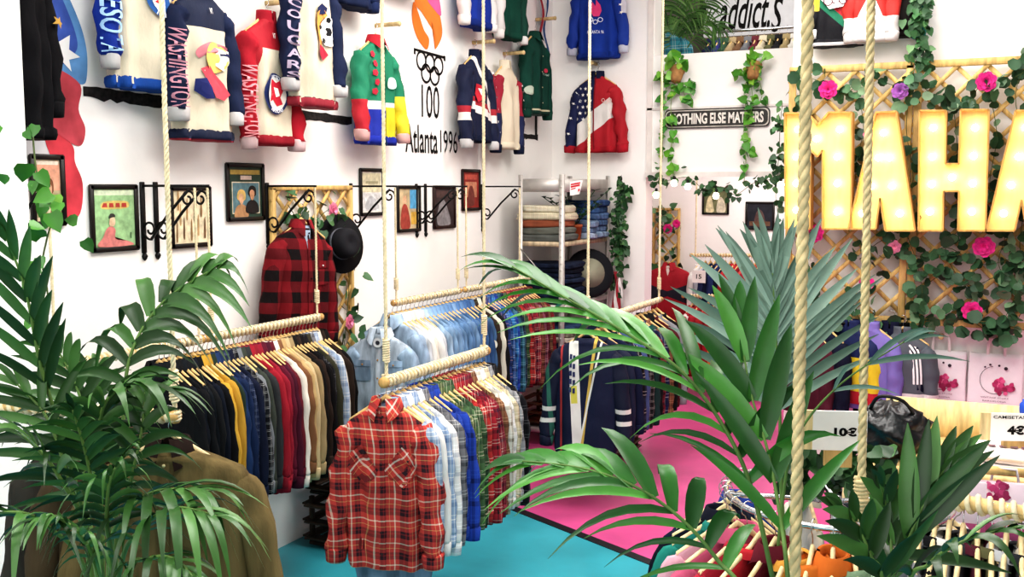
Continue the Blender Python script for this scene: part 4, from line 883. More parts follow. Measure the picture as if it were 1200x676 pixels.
for u, w_ in ((447, RC[0].y + .02), (565, RC[1].y - .02)):
    rope('rod_rope', 'long cotton rope from the ceiling to the %s end of the front plaid rod' % ('near' if u == 447 else 'far'), (CX, w_, ZT), (CX, w_, CZ), .0085, ROPEW, 'ceiling ropes', 2, .06, [(Vector((CX, w_, CZ + .2)), .1, .013), (Vector((CX, w_, CZ + .03)), .035, .018)])
# ---- front-left rod with the olive corduroy jacket
fp = PD(205, 488, 3.45); fq = fp + Vector((-.62, -.30, 0)); fq = Vector((-3.3, fp.y - .16, fp.z))
wrapped_rod('short rope-wrapped rod half hidden by the big palm', fp, fq, .022)
rope('rod_rope', 'long cotton rope from the ceiling to the rod of the olive jacket', (fp.x, fp.y, ZT), fp, .0085, ROPEW, 'ceiling ropes', 2, .06, [(fp + Vector((0, 0, .16)), .1, .012), (fp + Vector((0, 0, .02)), .03, .016)])
OL = NT('corduroy'); OLm = OL.finish(lin('#66583a'), .95, 0, .25, 6, .6, 30, .1, (3, 3, .3))
jp = fp + Vector((-.01, -.02, -.1))
g, sf, sl = garment('corduroy_jacket', 'olive brown corduroy jacket with dark collar on a wooden hanger by the big palm', 'jacket', jp, R_(30), None, OLm, collar=mat('#241a17', .95, 0, .2, 30, .4, 60, .1, None, 'dark_collar'), L=.85, W=.27, D=.1, sl=.62, spread=.05, fwd=.06, seed=8, seg=44, rows=30)
placket(g, sf, .83, OLm, 6, prn('#c9b98a')); pocket(g, sf, -.11, -.24, .12, .13, OLm, 0, True, prn('#c9b98a')); pocket(g, sf, .11, -.24, .12, .13, OLm, 0, True, prn('#c9b98a'))
hanger('wooden hanger inside the olive brown corduroy jacket', jp + Vector((0, 0, .012)), R_(30), None, HWOODP)
for i, (c, d) in enumerate((('#4a3b28', 'brown suede jacket'), ('#3a3630', 'dark taupe jacket'))):
    q = jp + Vector((-.2 - .16 * i, .0 + .04 * i, 0)); garment('jacket', f'{d} behind the palm leaves next to the olive corduroy jacket', 'jacket', q, R_(50), None, cloth(c), L=.8, W=.25, D=.08, seed=9 + i); hanger(f'wooden hanger inside the {d} behind the palm leaves', q, R_(50), None)
# ================================================================== LATTICE PANEL WITH LUMBERJACK SHIRT AND HAT
def lattice(label, o, r, u, w, h, step, name='lattice_panel', fw=.03, group=None, m=PINE, slat=.022):
    o = Vector(o); r = Vector(r); u = Vector(u); n = r.cross(u); t = thing(name, label, 'lattice', o, 0, group)
    for a, b, nm in ((Vector(), r * w, 'rail'), (u * h, r * w + u * h, 'rail'), (r * fw / 2, r * fw / 2 + u * h, 'stile'), (r * (w - fw / 2), r * (w - fw / 2) + u * h, 'stile')):
        f = MB(); f.bar(a, b, fw, .035, up=n, bev=.004); f.build(nm, m, t)
    for dr, off in ((1, .006), (-1, -.006)):
        k = -h if dr == 1 else 0; s = k
        f = MB(); c = -h + step * .5 if dr == 1 else step * .5
        while c < (w if dr == 1 else w + h):
            # line x = c + dr*y
            pts = []
            y0_, y1_ = 0, h
            if dr == 1: y0_ = max(0, -c); y1_ = min(h, w - c)
            else: y0_ = max(0, c - w); y1_ = min(h, c)
            if y1_ - y0_ > .04: f.bar(r * (c + dr * y0_) + u * y0_ + n * off, r * (c + dr * y1_) + u * y1_ + n * off, slat, .011, up=n)
            c += step
        f.build('lattice_slats', m, t)
    return t
la = PX(320, 221, WX + .05); lb = PX(414, 221, WX + .05); zb = .42
lattice('tall wooden lattice panel on the wall behind the lumberjack shirt', (WX + .03, la.y, zb), (0, 1, 0), (0, 0, 1), lb.y - la.y, 2.2 - zb, .17)
garland('ivy_garland', 'leafy artificial ivy twisting up the lattice behind the lumberjack shirt', [(WX + .06, la.y + .12, 2.1), (WX + .07, la.y + .3, 1.95), (WX + .06, la.y + .55, 2.05), (WX + .07, lb.y - .1, 1.7), (WX + .06, lb.y - .12, 1.3), (WX + .06, lb.y - .2, .9), (WX + .06, lb.y - .1, .6)], 90, .075, IVY, 21, .05, True, .5, [((WX + .09, la.y + .52, 2.06), .05, PINKP), ((WX + .09, lb.y - .14, 1.33), .05, PINKP), ((WX + .09, lb.y - .12, .98), .05, PINKP)], None, Vector((1, 0, 0)))
hp = PX(353, 264, WX + .17); hb = PX(385, 400, WX + .17)
g, sf, sl = garment('lumberjack_shirt', 'red and black buffalo check lumberjack shirt hung open on the lattice panel', 'shirt', hp, PI / 2 - R_(12), None, PBUF, L=.78, W=.19, D=.09, sl=.56, spread=.05, seed=15, seg=40, rows=26, tilt=R_(4))
placket(g, sf, .78, PBUF, 6, prn('#171214')); pocket(g, sf, .1, -.27, .12, .13, PBUF, 0, True, prn('#d9cfcf')); decal(g, sf, [(-.045, .0), (.03, .0), (.005, -.13), (-.01, -.15)], cloth('#9fb3c9'), 'inner_shirt', .004)
hanger('wooden hanger inside the red and black lumberjack shirt', hp, PI / 2 - R_(12), None)
hc = PX(398, 286, WX + .12); t = thing('felt_hat', 'black wide-brimmed felt hat hung on the lattice panel', 'hat', hc)
Rh = Matrix.Rotation(R_(82), 3, 'Y') @ Matrix.Rotation(R_(12), 3, 'X')
b = MB(); b.lathe([(.19, .012), (.185, .004), (.15, 0), (.098, .008), (.098, .012), (.15, .006), (.19, .016)], (0, 0, 0), 32, Rh); b.build('brim', mat('#141418', .85, name='felt'), t)
b = MB(); b.lathe([(.1, .005), (.098, .05), (.092, .09), (.075, .112), (.04, .112), (.015, .1), (.0, .098)], (0, 0, 0), 32, Rh); b.build('crown', mat('#17171c', .85, name='felt'), t)
b = MB(); b.lathe([(.1005, .008), (.101, .03), (.0985, .032)], (0, 0, 0), 32, Rh); b.build('hat_band', mat('#6d7078', .7), t)
# crates below the wall rods
def crate(label, c, sx, sy, sz, col='#4a3526', group='wooden crates'):
    t = thing('wooden_crate', label, 'crate', c, 0, group); m = wood(col)
    for k in range(3):
        z = sz * (.17 + .33 * k); hh = sz * .26
        for a, b in (((-sx / 2, -sy / 2, z), (sx / 2, -sy / 2, z)), ((-sx / 2, sy / 2, z), (sx / 2, sy / 2, z)), ((-sx / 2, -sy / 2, z), (-sx / 2, sy / 2, z)), ((sx / 2, -sy / 2, z), (sx / 2, sy / 2, z))):
            f = MB(); f.bar(a, b, .012, hh, up=(Vector(b) - Vector(a)).cross(Vector((0, 0, 1))), bev=.002); f.build('board', m, t)
    for x in (-1, 1):
        for y in (-1, 1): f = MB(); f.box((x * (sx / 2 - .02), y * (sy / 2 - .02), sz / 2), (.025, .025, sz * .98)); f.build('corner_post', m, t)
    f = MB(); f.box((0, 0, .012), (sx - .01, sy - .01, .016)); f.build('bottom_board', m, t); return t
cp = PZ(372, 632, 0); crate('dark wooden fruit crate on the teal floor under the wall rods', (-3.6, cp.y + .15, 0), .42, .5, .31, '#3a2b20'); crate('dark wooden fruit crate stacked on top of the crate by the wall', (-3.62, cp.y + .17, .312), .4, .48, .29, '#35271d')
# ================================================================== METAL SHELVING
sx0, sx1 = PY(608, 207, 7.88).x, PY(660, 205, 7.88).x; sy0 = 7.88; sy1 = PX(721, 207, sx1).y; sy1 = min(sy1, 8.98); sz = 2.31
t = thing('metal_shelving', 'tall steel shelving unit with folded clothes standing in the corner', 'shelving', ((sx0 + sx1) / 2, (sy0 + sy1) / 2, 0))
hx, hy = (sx1 - sx0) / 2, (sy1 - sy0) / 2; SH = mat('#c5c0ba', .45, .35, .1, 9, .05, 60, .4, None, 'galvanised')
for x in (-1, 1):
    for y in (-1, 1):
        f = MB(); f.box((x * (hx - .017), y * hy, sz / 2), (.036, .006, sz)); f.box((x * hx, y * (hy - .017), sz / 2), (.006, .036, sz))
        for k in range(38): f.box((x * (hx - .017), y * hy - .0035 * (1 if y < 0 else -1), .12 + k * .058), (.01, .002, .02))
        f.build('post', SH, t)
zsh = [.14, .68, 1.20, PY(612, 284, 7.88).z, 2.26]
for i, z in enumerate(zsh):
    f = MB(); f.box((0, 0, z), (2 * hx - .01, 2 * hy - .01, .012))
    for s in (-1, 1): f.box((0, s * (hy - .006), z - .01 + (.0 if i < 4 else -.03)), (2 * hx, .008, .04 if i < 4 else .11)); f.box((s * (hx - .006), 0, z - .01 + (.0 if i < 4 else -.03)), (.008, 2 * hy, .04 if i < 4 else .11))
    f.build('shelf', wood('#c6b294') if i == 3 else SH, t)
f = MB(); f.bar((-hx, -hy, zsh[3] - .03), (-hx + .25, -hy, zsh[3] - .3), .02, .006); f.build('brace', STEEL, t)
SC = Vector(((sx0 + sx1) / 2, (sy0 + sy1) / 2, 0))
def folded(label, name, c, w, d, h, m, rz=0, seed=0, group='folded clothes on the metal shelving', cat='clothes'):
    rng = random.Random(seed); b = MB(); rows = []; n = 28; L = 8
    for k in range(L + 1):
        q = k / L; z = h * q; pin = math.sqrt(max(.05, 1 - (2 * q - 1) ** 4))
        pin *= 1 - .07 * (abs(q - .5) < .08); rw = []
        for j in range(n):
            a = 2 * PI * j / n; cc, ss = math.cos(a), math.sin(a); ex = .38
            x = w / 2 * math.copysign(abs(cc) ** ex, cc); y = d / 2 * math.copysign(abs(ss) ** ex, ss); wv = 1 + .03 * math.sin(3 * a + seed) + .02 * math.sin(7 * a + k)
            s_ = (1 - .12 * (1 - pin)) * wv; rw.append((x * s_, y * s_, z + .006 * math.sin(2 * a + seed + q)))
        rows.append(rw)
    b.grid(rows, True, True, True); o = b.build(name, m); o.location = c; o.rotation_euler = (0, 0, rz); return tag(o, label, cat, group)
def stack(base, items, w, d, h, rz=0, seed=0, start='bottom'):
    z = 0
    for i, (lab, nm, m) in enumerate(items):
        folded(lab, nm, (base[0], base[1], base[2] + z), w * (1 + .06 * math.sin(i * 2.3 + seed)), d * (1 + .05 * math.cos(i * 1.7 + seed)), h, m, rz + .05 * math.sin(i * 3.1 + seed), seed + i); z += h * .97
z3 = zsh[3] + .008
stack((SC.x - .02, sy0 + .2, z3), [('folded charcoal sweater at the foot of the upper shelf stack', 'folded_sweater', cloth('#5f625c')), ('folded grey-green sweater, second in the upper shelf stack', 'folded_sweater', cloth('#6d7065')), ('folded rust orange sweater, third in the upper shelf stack', 'folded_sweater', cloth('#a5573a')), ('folded cream sweater with green marks, fourth in the upper shelf stack', 'folded_sweater', pl('#e2d6bb', '#c9bb95', '#7d8a58', None, 25)), ('folded cream patterned sweater topping the upper shelf stack', 'folded_sweater', pl('#e6dcc5', '#cdbf9a', '#8f8a5d', None, 28))], .44, .36, .062, 0, 1)
stack((SC.x + .04, sy0 + .88, z3), [(f'folded light blue jeans, {ordn[i + 1]} from the bottom of the upper pile by the potted plant', 'folded_jeans', denim(c)) for i, c in enumerate(('#8fa6c4', '#6d87ae', '#54719c', '#5d7aa6', '#41608f', '#36527f'))], .4, .34, .058, 0, 2)
stack((SC.x + .08, sy0 + .66, z3), [(f'folded blue jeans, {ordn[i + 1]} from the bottom of the low upper shelf pile', 'folded_jeans', denim(c)) for i, c in enumerate(('#a3b4cc', '#7089ae', '#88a0c0'))], .32, .2, .055, 0, 3)
z2 = zsh[2] + .008
stack((SC.x - .02, sy0 + .3, z2), [(f'folded dark jeans, {ordn[i + 1]} from the bottom of the middle shelf pile', 'folded_jeans', denim(c)) for i, c in enumerate(('#222f4a', '#1c2740', '#2a3958', '#1a2238', '#25324d', '#1e2943', '#161d30', '#202a42'))], .48, .44, .045, 0, 5)
z1 = zsh[1] + .008
stack((SC.x, sy0 + .3, z1), [(f'folded blue jeans, {ordn[i + 1]} from the bottom of the lower shelf pile', 'folded_jeans', denim(c)) for i, c in enumerate(('#2f4870', '#23385c', '#3d5a86', '#2a4068', '#c9bfae', '#8d8674', '#31486c'))], .46, .4, .048, 0, 6)
stack((SC.x, sy0 + .8, z1), [(f'folded navy jeans, {ordn[i + 1]} from the bottom of the inner lower pile', 'folded_jeans', denim(c)) for i, c in enumerate(('#1f2b45', '#182238', '#26344f', '#1b2640', '#22304c'))], .44, .36, .05, 0, 7)
# hat with grey lining on middle shelf
hb_ = PD(697, 312, (PY(697, 312, sy0 + .7) - EYE).dot(CF)); t = thing('wide_hat', 'large black hat lying on its side with a grey lining, on the middle shelf', 'hat', (SC.x + .14, sy0 + .78, z2 + .22))
Rr = Matrix.Rotation(R_(35), 3, 'Z') @ Matrix.Rotation(R_(78), 3, 'X')
b = MB(); b.lathe([(.13, .02), (.2, .03), (.225, .0), (.21, -.06), (.17, -.11), (.09, -.14), (0, -.15)], (0, 0, 0), 28, Rr); b.build('crown', mat('#14161c', .8), t)
b = MB(); b.lathe([(.135, .024), (.12, -.01), (.08, -.04), (0, -.05)], (0, 0, 0), 28, Rr); b.build('lining', mat('#9b9a86', .6), t)
# potted plant with small sign on the upper shelf
pp = Vector((sx1 - .085, sy0 + .47, z3)); t = thing('potted_plant', 'glossy green plant in a terracotta pot on the upper shelf', 'plant', pp)
b = MB(); b.lathe([(.05, 0), (.062, .11), (.068, .11), (.068, .135), (.058, .135), (.055, .115), (0, .115)], (0, 0, 0), 18); b.build('pot', mat('#b5623c', .8, 0, .15, 20, .1), t)
for i in range(9):
    a = i * 2.4; d = Vector((math.cos(a) * .6, math.sin(a) * .6 - .1, 1)).normalized(); b = MB(); L = .22 + .08 * (i % 3); base = Vector((0, 0, .115))
    pth = [base + d * (L * q) + Vector((math.cos(a), math.sin(a), 0)) * (.12 * q * q) for q in (0, .33, .66, 1)]; b.tube(pth, .004, 5)
    for k in range(5):
        q = .3 + .17 * k; p = base + d * (L * q) + Vector((math.cos(a), math.sin(a), 0)) * (.12 * q * q)
        for s in (-1, 1): leaflet(b, p, d * .6 + Vector((-math.sin(a), math.cos(a), 0)) * s, Vector((0, 0, 1)), .075, .032, .2, 4)
    b.build('branch', leafmat('#142f17', '#2c5a2a', '#457a3d', .3, 'glossy_leaf'), t)
t = thing('price_card', 'small white card with red writing at the top of the metal shelving', 'sign', (sx1 + .015, sy0 + .02, 2.12))
Zv_ = Vector((0, 0, 1)); dr = (CR * .9 + CF * .3).normalized(); b = MB(); q0 = PD(668, 213, (Vector((sx1, sy0, 2.1)) - EYE).dot(CF) - .05) - Vector(t.location); q1 = PD(683, 211, (Vector((sx1, sy0, 2.1)) - EYE).dot(CF) - .05) - Vector(t.location)
b.prism([q0, q1, q1 - Vector((.03, 0, .115)), q0 - Vector((.0, 0, .115))], (0, .003, 0)); b.build('card', paint('#f6f2ee'), t, False)
e1 = (q1 - q0).normalized()
b = MB(); c_ = (q0 + q1) / 2 - Vector((0, .004, 0))
for x0_, x1_, z_, h_ in ((-.045, .035, -.03, .012), (-.045, .03, -.05, .014), (-.045, -.005, -.068, .008), (.015, .03, -.09, .02)): b.add([c_ + e1 * x0_ + Zv_ * z_, c_ + e1 * x1_ + Zv_ * (z_ + .006), c_ + e1 * x1_ + Zv_ * (z_ + .006 + h_), c_ + e1 * x0_ + Zv_ * (z_ + h_)], [(0, 1, 2, 3)])
b.build('red_marks', prn('#c8303a'), t, False)
# bottom of shelving : glowing basket and crates
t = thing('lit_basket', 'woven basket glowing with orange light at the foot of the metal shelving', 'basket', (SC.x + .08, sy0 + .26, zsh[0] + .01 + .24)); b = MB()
for k in range(9):
    z = .02 + .026 * k; r = .15 + .02 * math.sin(k / 8 * PI); b.tube([Vector((r * math.cos(a) * (1.0 + .03 * math.sin(a * 6 + k * PI)), r * math.sin(a) * (1 + .03 * math.sin(a * 6 + k * PI)), z)) for a in [2 * PI * j / 36 for j in range(36)]], .011, 5, closed=True)
b.build('weave', mat('#a3461a', .7, 0, .3, 40, .2, 60), t)
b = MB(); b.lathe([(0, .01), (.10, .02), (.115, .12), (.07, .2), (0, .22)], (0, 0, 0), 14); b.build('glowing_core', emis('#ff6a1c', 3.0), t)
crate('dark slatted crate on the bottom shelf of the metal shelving', (SC.x, sy0 + .27, zsh[0] + .008), .5, .44, .235, '#4b3322'); crate('second slatted crate deeper on the bottom shelf of the metal shelving', (SC.x, sy0 + .8, zsh[0] + .008), .5, .4, .3, '#3f2b1e')
crate('low wooden crate on the pink floor in front of the shelving', (sx1 + .35, sy0 + .1, 0), .5, .34, .16, '#5a4030')
# ivy falling down the shelving and small flag
ip = [PY(u, v, sy1 + .02 - .06) for u, v in ((729, 212), (727, 240), (724, 270), (726, 300), (722, 335))]
garland('hanging_ivy', 'dense string of ivy hanging beside the metal shelving', ip, 230, .06, IVY, 25, .035, True, .9, (), None, Vector((0, -1, 0)), cat='ivy')
b = MB(); p0 = PY(719, 318, sy1 - .1)
rows = [[p0 + Vector((.02 * i + .012 * math.sin(j * .8 + i), .015 * math.sin(j * .7 + i * 1.4), -.055 * j)) for i in range(5)] for j in range(8)]
for i in range(4): b.cur = i % 2; b.grid([[r[i], r[i + 1]] for r in rows])
tag(b.build('striped_flag', [cloth('#b8303e'), cloth('#f0ebe6')]), 'small red and white striped flag hanging below the ivy', 'flag')
# ================================================================== SIGN, POTHOS AND FAIRY LIGHTS ON THE BACK WALL
Xv = Vector((1, 0, 0)); Zv = Vector((0, 0, 1))
sa, sb = PY(779, 129, BY - .02), PY(902, 148, BY - .02); sc_ = (sa + sb) / 2; sw = sb.x - sa.x; shh = (PY(779, 129, BY).z - PY(779, 151, BY).z)
t = thing('street_sign', 'grey and white street style sign with black lettering on the back wall', 'sign', sc_)
def rrect(w, h, r, n=5): return [Vector((sx * (w / 2 - r) + r * math.cos(a), 0, sz_ * (h / 2 - r) + r * math.sin(a))) for sx, sz_, a0 in ((1, 1, 0), (-1, 1, PI / 2), (-1, -1, PI), (1, -1, 1.5 * PI)) for a in [a0 + PI / 2 * i / n for i in range(n + 1)]]
for nm, w_, h_, y, c in (('plate', sw, shh, 0, '#2a2825'), ('white_line', sw - .016, shh - .016, -.004, '#cfc9bf'), ('face', sw - .034, shh - .034, -.006, '#3a3835')):
    b = MB(); b.prism([p + Vector((0, y, 0)) for p in rrect(w_, h_, shh * .25)], (0, .006 if nm == 'plate' else .002, 0)); b.build(nm, mat(c, .5, 0, .15, 20, 0, 60, .3, None, 'sign_paint'), t, False)
write('lettering', 'NOTHING ELSE MATTERS', (0, -.0085, 0), Xv, Zv, sw * .89, shh * .58, mat('#e8e3da', .6, 0, .1, 30, 0, 60, .2, None, 'sign_white'), t, .035)
def pothos(label, u, v, strands, seed):
    p = PY(u, v, BY); rng = random.Random(seed); t = thing('pothos_plant', label, 'plant', p, 0, 'pothos pots on the back wall')
    b = MB(); Rt = Matrix.Rotation(R_(-28), 3, 'X'); b.lathe([(.045, -.07), (.062, .03), (.068, .03), (.068, .06), (.06, .06), (.056, .03), (0, .028)], (0, -.1, 0), 18, Rt); b.build('pot', mat('#b98d5b', .85, 0, .2, 25, .2), t)
    b = MB(); b.bar((0, -.001, -.01), (0, -.07, -.01), .012); b.build('holder', IRON, t)
    for k, st in enumerate(strands):
        path = [Vector((0, -.1, .04))] + [PY(a, c, BY - .07) - p for a, c in st]; path = catmull(path, 6)
        s = MB(); s.tube(path, .0028, 5); o = s.build('vine', mat('#7d9a4c', .6), t); l = MB(); L = sum((y_ - x_).length for x_, y_ in zip(path, path[1:]))
        vine_mesh(l, path, int(L * 26) + 4, .075, rng, .014, True, .6, Vector((0, -1, 0))); l.build('leaves', POTHOS if k % 2 else leafmat('#3a7d34', '#5d9c3f', '#93bf58', .4, 'pothos_leaf'), o)
    l = MB(); vine_mesh(l, [Vector((-.08, -.12, .06)), Vector((0, -.14, .09)), Vector((.07, -.12, .05))], 16, .085, rng, .035, True, -.3, Vector((0, -1, 0))); l.build('crown_leaves', POTHOS, t)
    return t
pothos('trailing pothos in a tan pot above the start of the sign, with four vines', 797, 88, [[(786, 92), (779, 110), (778, 140), (776, 170), (774, 200)], [(790, 100), (786, 125), (788, 155), (786, 185), (790, 205)], [(800, 105), (806, 118), (812, 104), (806, 95)], [(782, 88), (775, 84), (773, 92)]], 3)
pothos('trailing pothos in a tan pot above the end of the sign, with bushy leaves', 886, 84, [[(876, 92), (872, 108), (874, 130), (871, 160), (874, 185), (872, 212)], [(880, 96), (882, 120), (876, 150), (879, 180)], [(890, 95), (893, 112), (888, 122)], [(868, 85), (863, 88)]], 4)
gp = [PY(762, 214, BY - .04), PY(785, 211, BY - .05), PY(806, 208, BY - .06), PY(826, 222, BY - .06), PY(845, 219, BY - .06), PY(862, 228, BY - .06), PY(884, 214, BY - .06), PY(905, 210, BY - .05), PY(924, 206, BY - .05)]
garland('leafy_light_garland', 'leafy garland looped under the lintel of the back room opening', gp, 80, .06, IVY, 5, .03, True, .4, (), None)
for k, (u, v) in enumerate(((769, 228), (806, 218), (839, 229), (915, 216), (790, 214))):
    t = thing('fairy_bulb', f'lit round bulb on the leafy garland, {ordn[k + 1]} counted along the string', 'light bulb', PY(u, v, BY - .07), 0, 'bulbs of the fairy lights')
    b = MB(); b.lathe([(.0, -.035), (.02, -.028), (.03, -.008), (.026, .012), (.012, .026)], (0, 0, 0), 14); b.build('glass', emis('#fff3d8', 9), t); b = MB(); b.lathe([(.012, .024), (.013, .055), (.0, .06)], (0, 0, 0), 10); b.build('socket', BLACK, t)
garland('ivy_strand', 'thin strand of ivy falling inside the back room opening by the trellis', [PY(912, 205, BY - .03), PY(909, 230, BY - .04), PY(912, 260, BY - .04), PY(908, 290, BY - .04)], 28, .06, EUCA, 6, .02, False, .7)
# ================================================================== UPPER ROOM BEHIND THE WINDOW OPENING
UY = 10.9
ba, bb = PY(826, -30, UY), PY(932, 40, UY); t = thing('painted_banner', 'white board with brush lettering in the upper room behind the opening', 'sign', ((ba.x + bb.x) / 2, UY, (ba.z + bb.z) / 2))
bw, bh = bb.x - ba.x, ba.z - bb.z
b = MB(); b.box((0, 0, 0), (bw, .03, bh)); b.build('board', paint('#d9d8dc'), t, False)
for s in (-1, 1): b = MB(); b.box((0, -.02, s * bh / 2), (bw + .04, .05, .03)); b.build('frame_rail', mat('#6b5c50', .6), t, False)
def bwrite(s, u0, v0, u1, v1, bold, shear, nm='lettering'):
    p, q = PY(u0, v0, UY - .017), PY(u1, v1, UY - .017); write(nm, s, (p + q) / 2 - Vector(t.location), Xv, Zv, q.x - p.x, p.z - q.z, INK, t, bold, shear)
bwrite('addict.', 843, -7, 902, 32, .012, .35); bwrite('s', 904, -4, 917, 37, .0, .3); bwrite('e', 812, 8, 828, 32, .02, .35); bwrite('the', 850, -25, 880, -10, .01, .3); bwrite('BCN', 892, 30, 902, 36, .0, 0)
up_items = [G(d, cloth(c), 'hung_shirt', 'clothes', L=.56) for d, c in (('dark blue top', '#20284a'), ('violet top', '#3a3a8a'), ('green top', '#3c5a44'), ('beige top', '#b39a72'), ('brown top', '#7d5a3e'), ('grey top', '#77777c'), ('wine top', '#6d2a35'), ('cream top', '#d3c6a8'), ('olive top', '#5d5d3c'), ('black top', '#1f1f22'), ('khaki top', '#a08c62'), ('pale top', '#c9c4bb'))]
ra = PY(834, 38, 10.5); rb = PY(932, 32, 10.5)
row('the upper room rail', (ra.x, 10.5, ra.z), (rb.x, 10.5, ra.z), up_items, 'tops on the upper room rail', base_rot=PI / 2, seed=51, D=.05, seg=12, rows=6)
b = MB(); b.tube([Vector((ra.x - .2, 10.5, ra.z)), Vector((rb.x + .3, 10.5, ra.z))], .014, 8); tag(b.build('clothes_rail', CHROME), 'metal clothes rail in the upper room below the painted board', 'clothes rail')
ub = PY(800, 95, 9.9); ub.z = wz - .08
def upf(*l): return [PY(u, v, y) for u, v, y in l]
palm('palm_plant', 'feathery palm in the upper room behind the window opening', (ub.x, 9.9, 3.08), [
    (upf((800, 50, 9.85), (795, 10, 9.8), (780, -30, 9.75)), dict(L=.34, w=.02, n=22, s0=.1, N=(0, -1, .2))), (upf((803, 50, 9.8), (815, 15, 9.7), (850, -15, 9.6)), dict(L=.34, w=.02, n=22, s0=.1, N=(0, -1, .2))), (upf((806, 55, 9.7), (830, 25, 9.6), (845, 35, 9.5)), dict(L=.3, w=.02, n=20, s0=.1, N=(0, -1, .3))), (upf((796, 55, 9.75), (782, 30, 9.7), (768, 25, 9.65)), dict(L=.28, w=.02, n=18, s0=.1, N=(0, -1, .3))), (upf((800, 45, 9.8), (806, 0, 9.7), (812, -40, 9.7)), dict(L=.36, w=.02, n=20, s0=.1, N=(0, -1, .2)))],
    leafmat('#2a4a26', '#5d8a45', '#8fb06a', .4, 'upper_palm_leaf'), pot_r=.12)
garment('tunic', 'turquoise printed tunic in the upper room beside the feathery palm', 'shirt', PY(779, 38, 9.75), 0, None, pl('#3f97a8', '#2a5d70', '#d9e3e0', None, 9), L=.5, D=.06, seed=60, sl=.35)
# ================================================================== ROW D : navy sportswear past the shelving
DZ = 1.30
d0 = PZ(700, 374, DZ); d1 = PZ(771, 352, DZ); DX = (d0.x + d1.x) / 2
wrapped_rod('rope-wrapped rod over the navy sportswear past the metal shelving', (DX, d0.y - .25, DZ), (DX, d1.y + .1, DZ))
D_ = [G('navy sweatshirt with grey marks', blocks('#1b2340', [('#5d6c8e', [(1, .3, .02), (-1, -.3, .0)])]), 'sweatshirt', 'sweatshirt', style='crew'), G('dark blue sweatshirt', cloth('#1a2242'), 'sweatshirt', 'sweatshirt', style='crew'), G('black striped knit sweater', pl('#1c1c22', '#2b3350', '#d5cfc4', None, 8), 'knit_sweater', 'sweater', style='crew'), G('slate blue sweatshirt', cloth('#4b5c8f'), 'sweatshirt', 'sweatshirt', style='crew'), G('black and white patterned sweater', pl('#222226', '#101012', '#e0dcd4', None, 20), 'knit_sweater', 'sweater', style='crew'), G('green navy sweatshirt', cloth('#1d3a38'), 'sweatshirt', 'sweatshirt', style='crew'), G('black sweatshirt', cloth('#17171b'), 'sweatshirt', 'sweatshirt', style='crew'), G('dark maroon plaid sweater', PMAR, 'knit_sweater', 'sweater', style='crew'), G('navy striped jumper', pl('#20264a', '#151a35', '#b0b0b5', None, 8), 'knit_sweater', 'sweater', style='crew'), G('brown patterned sweater', PBR, 'knit_sweater', 'sweater', style='crew'), G('black cardigan', cloth('#19181a'), 'cardigan', 'cardigan'), G('dark red sweatshirt', cloth('#5a1a22'), 'sweatshirt', 'sweatshirt', style='crew'), G('grey marl sweatshirt', cloth('#8d8d92'), 'sweatshirt', 'sweatshirt', style='crew'), G('black jumper with white label', cloth('#1b1a1d'), 'knit_sweater', 'sweater', style='crew')]
row('the shelving-side rail', (DX, d0.y - .02, DZ), (DX, d1.y + .0, DZ), D_, 'sportswear on the rail past the metal shelving', start=2, seed=53, D=.04)
hp = Vector((DX - .02, d0.y - .16, DZ - .105))
trk = blocks('#1a2140', [('#e7e4dc', [(1, .05, .115), (-1, -.05, -.05), (0, -1, -.02)]), ('#c23a3a', [(1, 0, .17), (-1, 0, -.155)]), ('#d8b24a', [(1, -.12, -.06), (-1, .12, .08)]), ('#e7e4dc', [(1, -.2, -.105), (-1, .2, .118)]), ('#d9d24a', [(1, .05, .11), (-1, -.05, -.07), (0, -1, -.32), (0, 1, .44)])])
g, sf, sl = garment('track_jacket', 'navy track top with a white lettered stripe facing out past the metal shelving', 'jacket', hp, R_(12), 'sportswear on the rail past the metal shelving', trk, sleeve=blocks('#171d38', [('#2a6a58', [(1, .1, .3), (-1, -.1, -.27)]), ('#e0ddd6', [(0, 1, .5), (0, -1, -.47)]), ('#e0ddd6', [(0, 1, .58), (0, -1, -.55)])]), L=.8, W=.215, D=.09, sl=.6, spread=.04, fwd=.05, seed=55, seg=40, rows=20, style='crew')
mb = MB()
for i in range(5):
    for k in (-1, 1): mb.grid([[sf(-.083 + .011 * k + d, -.11 - .055 * i - e - .004 * k, .007) for d in (-.008, .0, .008)] for e in (0, .02, .034)])
mb.build('block_print', prn('#2a2f55'), g)
hanger('wooden hanger inside the navy track top with a white stripe', hp, R_(12), None)
rp = PX(717, 360, DX).y
for u, y, w_ in ((717, d0.y - .2, 'in front of the metal shelving'), (763, d1.y + .05, 'by the opening of the back room')):
    rope('rod_rope', f'long cotton rope from the ceiling {w_}', (DX, y, ZT), (DX, y, DZ), .0095, ROPEW, 'ceiling ropes', 2, .06, [(Vector((DX, y, DZ + .18)), .09, .013)])
